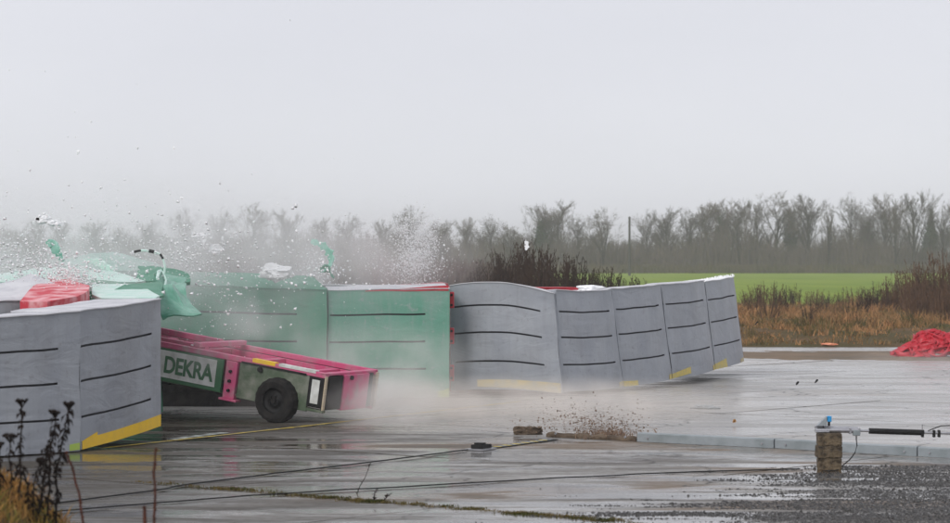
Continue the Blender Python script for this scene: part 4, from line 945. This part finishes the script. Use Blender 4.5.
def umbel(px, py, size, d, pts, label, leaves=40, name='dead_weed', hd=True, seed=0, wob=.012):
    P3 = [W(a_, b_, d) for a_, b_ in pts]; base = P3[0].copy(); base.z = bankz(base.x, base.y) if base.x < -1.9 else min(base.z, 0)
    P3 = [base]+P3; o = empty(name, base); Q = []
    for i in range(len(P3)-1):
        for k in range(4): q = P3[i].lerp(P3[i+1], k/4)-base; q.x += wob*noise.noise(q*9+Vector((seed, 0, 0)))*(1 if i else .3); Q.append(q)
    Q.append(P3[-1]-base)
    MB().tube(Q, [.0075*(1-.5*i/len(Q)) for i in range(len(Q))], 6).build('stem', M['weed'], o, smooth=True)
    rd = random.Random(seed); lf = MB()
    for _ in range(leaves):
        i = rd.randrange(1, len(Q)-1); q = Q[i].lerp(Q[i+1], rd.random()); a_ = rd.uniform(0, 6.28); s = rd.uniform(.015, .05)
        dr = Vector((math.cos(a_), math.sin(a_)*.7, rd.uniform(-1.2, .2))); mid = q+dr*s*.6; e_ = mid+Vector((dr.x*.3, dr.y*.3, -.8))*s; wv = Vector((rd.uniform(-1, 1), rd.uniform(-1, 1), rd.uniform(-.5, .5)))*.011
        lf.add([q, mid+wv, e_, mid-wv], [(0, 1, 2, 3)])
    lf.build('withered_leaves', M['weed'], o)
    if hd:
        tip = Q[-1]; hb = MB(); r_ = size*.5*d/F
        for _ in range(26):
            a_ = rd.uniform(0, 6.28); rr_ = r_*math.sqrt(rd.random()); c = tip+Vector((math.cos(a_)*rr_, math.sin(a_)*rr_, .012+rd.uniform(-.006, .008))); s = rd.uniform(.007, .012)
            hb.add([c+Vector((s, 0, 0)), c+Vector((0, s, 0)), c-Vector((s, 0, 0)), c-Vector((0, s, 0)), c+Vector((0, 0, s)), c-Vector((0, 0, s))], [(0,1,4),(1,2,4),(2,3,4),(3,0,4),(1,0,5),(2,1,5),(3,2,5),(0,3,5)])
            hb.tube([tip-Vector((0, 0, .03)), c], .002, 3, cap=False)
        hb.build('seed_head', M['weed'], o)
    tag(o, label, 'weed', 'dead weeds on the near bank'); return o
umbel(22, 402, 13, 15.2, [(19,500),(20,470),(21,440),(21,420),(22,403)], 'tallest dead flat headed weed on the near bank, left of the paired ones', 60, seed=1)
umbel(54, 414, 11, 15.2, [(48,500),(50,475),(51,450),(54,432),(55,414)], 'left of the two dark leafy dead weeds standing close together', 110, seed=2)
umbel(68, 406, 10, 15.3, [(56,500),(57,470),(61,448),(66,430),(69,406)], 'right of the two dark leafy dead weeds standing close together', 110, seed=3)
umbel(10, 438, 14, 15.0, [(12,505),(11,480),(10,460),(10,438)], 'shorter flat headed dead weed by the left edge', 40, seed=4)
umbel(0, 446, 10, 15.0, [(-1,505),(0,480),(-1,446)], 'dead weed half cut by the left edge of the view', 30, seed=5)
umbel(36, 470, 8, 15.1, [(33,505),(34,485),(40,462)], 'low curled dead weed between the tall and the paired ones', 50, seed=6)
umbel(27, 460, 6, 15.1, [(28,505),(27,485),(24,466)], 'low dead weed right behind the tallest weed stem', 40, seed=7, hd=False)
umbel(42, 440, 8, 15.25, [(40,505),(43,480),(46,462),(44,448)], 'mid height withered weed left of the paired ones', 70, seed=8, hd=False)
def rstem(pts, d, label, r=.008):
    P3 = [W(a_, b_, d) for a_, b_ in pts]; base = P3[0].copy(); base.z = 0.0; o = empty('dry_weed', base); P3 = [base]+P3; Q = []
    for i in range(len(P3)-1):
        for k in range(5): q = P3[i].lerp(P3[i+1], k/5)-base; q.x += .004*noise.noise(q*14); Q.append(q)
    Q.append(P3[-1]-base)
    MB().tube(Q, [r*(1-.35*i/len(Q)) for i in range(len(Q))], 6).build('stem', M['russet'], o)
    sb = MB(); rd = random.Random(int(pts[0][0]))
    for _ in range(110):
        q = Q[-1].lerp(Q[5], rd.random()**.8); i = rd.randrange(5, len(Q)-1); q = Q[i].lerp(Q[i+1], rd.random()); s = .008
        sb.add([q+Vector((rd.uniform(-1.6, 1.6), rd.uniform(-1, 1), rd.uniform(-1, 1)))*s for _ in range(3)], [(0, 1, 2)])
    sb.build('seeds', M['russet'], o); tag(o, label, 'stem', 'russet seed stems in front')
rstem([(84,530),(79,495),(73,470),(66,452)], 14.6, 'slanting russet seed stem in front of the yellow taped block corner')
rstem([(154,530),(155,490),(154,470),(156,448)], 14.2, 'upright russet seed stem before the right end of the taped block')
rstem([(145,532),(145,520),(144,506)], 13.8, 'short russet stub of a stem at the bottom left of the upright one', .013)

# ---------------------------------------------------------------- dust, steam and haze
def vol_mat(name, color, dens, scale, thr=.42, aniso=.0, soft=.36):
    m = bpy.data.materials.new(name); m.use_nodes = True; nt = m.node_tree; nt.nodes.clear(); L = nt.links.new
    out = N(nt, 'ShaderNodeOutputMaterial'); pv = N(nt, 'ShaderNodeVolumePrincipled'); pv.inputs['Color'].default_value = (*color, 1); pv.inputs['Anisotropy'].default_value = aniso
    L(pv.outputs[0], out.inputs['Volume'])
    tc = N(nt, 'ShaderNodeTexCoord'); ln = N(nt, 'ShaderNodeVectorMath', operation='LENGTH'); L(tc.outputs['Object'], ln.inputs[0])
    fo = N(nt, 'ShaderNodeMapRange', interpolation_type='SMOOTHSTEP'); fo.inputs[1].default_value = 1.0; fo.inputs[2].default_value = .15; fo.inputs[3].default_value = 0; fo.inputs[4].default_value = 1; L(ln.outputs['Value'], fo.inputs[0])
    g = N(nt, 'ShaderNodeNewGeometry'); nz = N(nt, 'ShaderNodeTexNoise'); nz.inputs['Scale'].default_value = scale; nz.inputs['Detail'].default_value = 3; nz.inputs['Distortion'].default_value = .3; L(g.outputs['Position'], nz.inputs['Vector'])
    nr = N(nt, 'ShaderNodeMapRange'); nr.inputs[1].default_value = thr; nr.inputs[2].default_value = thr+soft; nr.inputs[3].default_value = .12; L(nz.outputs[0], nr.inputs[0])
    mu = N(nt, 'ShaderNodeMath', operation='MULTIPLY'); L(fo.outputs[0], mu.inputs[0]); L(nr.outputs[0], mu.inputs[1])
    m2 = N(nt, 'ShaderNodeMath', operation='MULTIPLY'); L(mu.outputs[0], m2.inputs[0]); m2.inputs[1].default_value = dens; L(m2.outputs[0], pv.inputs['Density'])
    return m
ico = bmesh.new(); bmesh.ops.create_icosphere(ico, subdivisions=3, radius=1); icome = bpy.data.meshes.new('dust_cloud'); ico.to_mesh(icome); ico.free()
def cloud(c, r, m, label):
    me = icome.copy(); me.materials.clear(); me.materials.append(m)
    o = bpy.data.objects.new('dust_cloud', me); COL.objects.link(o); o.location = c; o.scale = r; tag(o, label, 'dust', kind='stuff')
c = W(100, 262, 40); cloud(c, (5.8, 2.8, 1.75), vol_mat('dust_white', (.99, .99, .99), .72, .85, .40, soft=.25), 'pale dust hanging over the crushed blocks at the left')
c = W(330, 268, 43.5); cloud(c, (3.1, 1.8, 1.2), vol_mat('dust_white2', (.98, .97, .97), .62, 1.0, .40, soft=.25), 'pale dust drifting above the green barrier')
c = W(120, 276, 35.6); cloud(c, (1.9, 1.2, .5), vol_mat('dust_near', (.99, .99, .99), .2, 1.9, .44, soft=.2), 'thin white spray mist over the mint plates')
c = W(500, 406, 37.0); c.z = .12; cloud(c, (4.6, 3.2, .50), vol_mat('dust_ground', (.95, .89, .83), .85, 1.5, .43, soft=.17), 'brownish spray mist rolling over the ground below the barrier')
c = W(386, 405, 34.4); c.z = .30; cloud(c, (.95, .9, .48), vol_mat('dust_trolley', (.95, .92, .89), 2.6, 2.0, .42, soft=.22), 'spray mist swirling round the tail of the trolley')
c = W(370, 385, 38.4); c.z = .6; cloud(c, (2.0, 1.2, .85), vol_mat('dust_trolley2', (.95, .92, .89), 1.3, 1.6, .42, soft=.22), 'mist rising between the trolley tail and the green block')
c = W(415, 258, 43); cloud(c, (.75, .6, .75), vol_mat('dust_spray', (.98, .98, .98), .8, 2.2, .42, soft=.2), 'pale mist inside the upright spray burst')
c = W(245, 330, 35.2); cloud(c, (1.5, .8, .8), vol_mat('dust_green', (.96, .96, .95), .8, 1.9, .46, soft=.2), 'thin steam curling above the trolley bed')
c = W(590, 405, 34.5); c.z = .25; cloud(c, (1.6, 1.0, .45), vol_mat('dust_mud', (.93, .88, .84), .75, 1.6, .4), 'light mist behind the mud spatter')
c = W(925, 368, 52); c.z = .15; cloud(c, (2.2, 1.2, .35), vol_mat('dust_right', (.96, .95, .95), .4, 1.0, .4), 'light mist below the red hose heap')

hz = bpy.data.materials.new('haze'); hz.use_nodes = True; nt = hz.node_tree; nt.nodes.clear()
out = N(nt, 'ShaderNodeOutputMaterial'); pv = N(nt, 'ShaderNodeVolumePrincipled'); pv.inputs['Color'].default_value = (.99, .99, 1, 1); pv.inputs['Density'].default_value = .0007; pv.inputs['Anisotropy'].default_value = .5
nt.links.new(pv.outputs[0], out.inputs['Volume'])
hb = MB().box((-1350, -180, -1.2), (1350, 1650, 17.0)).build('haze', hz); tag(hb, 'thin grey winter haze over the whole airfield', 'haze', kind='stuff')
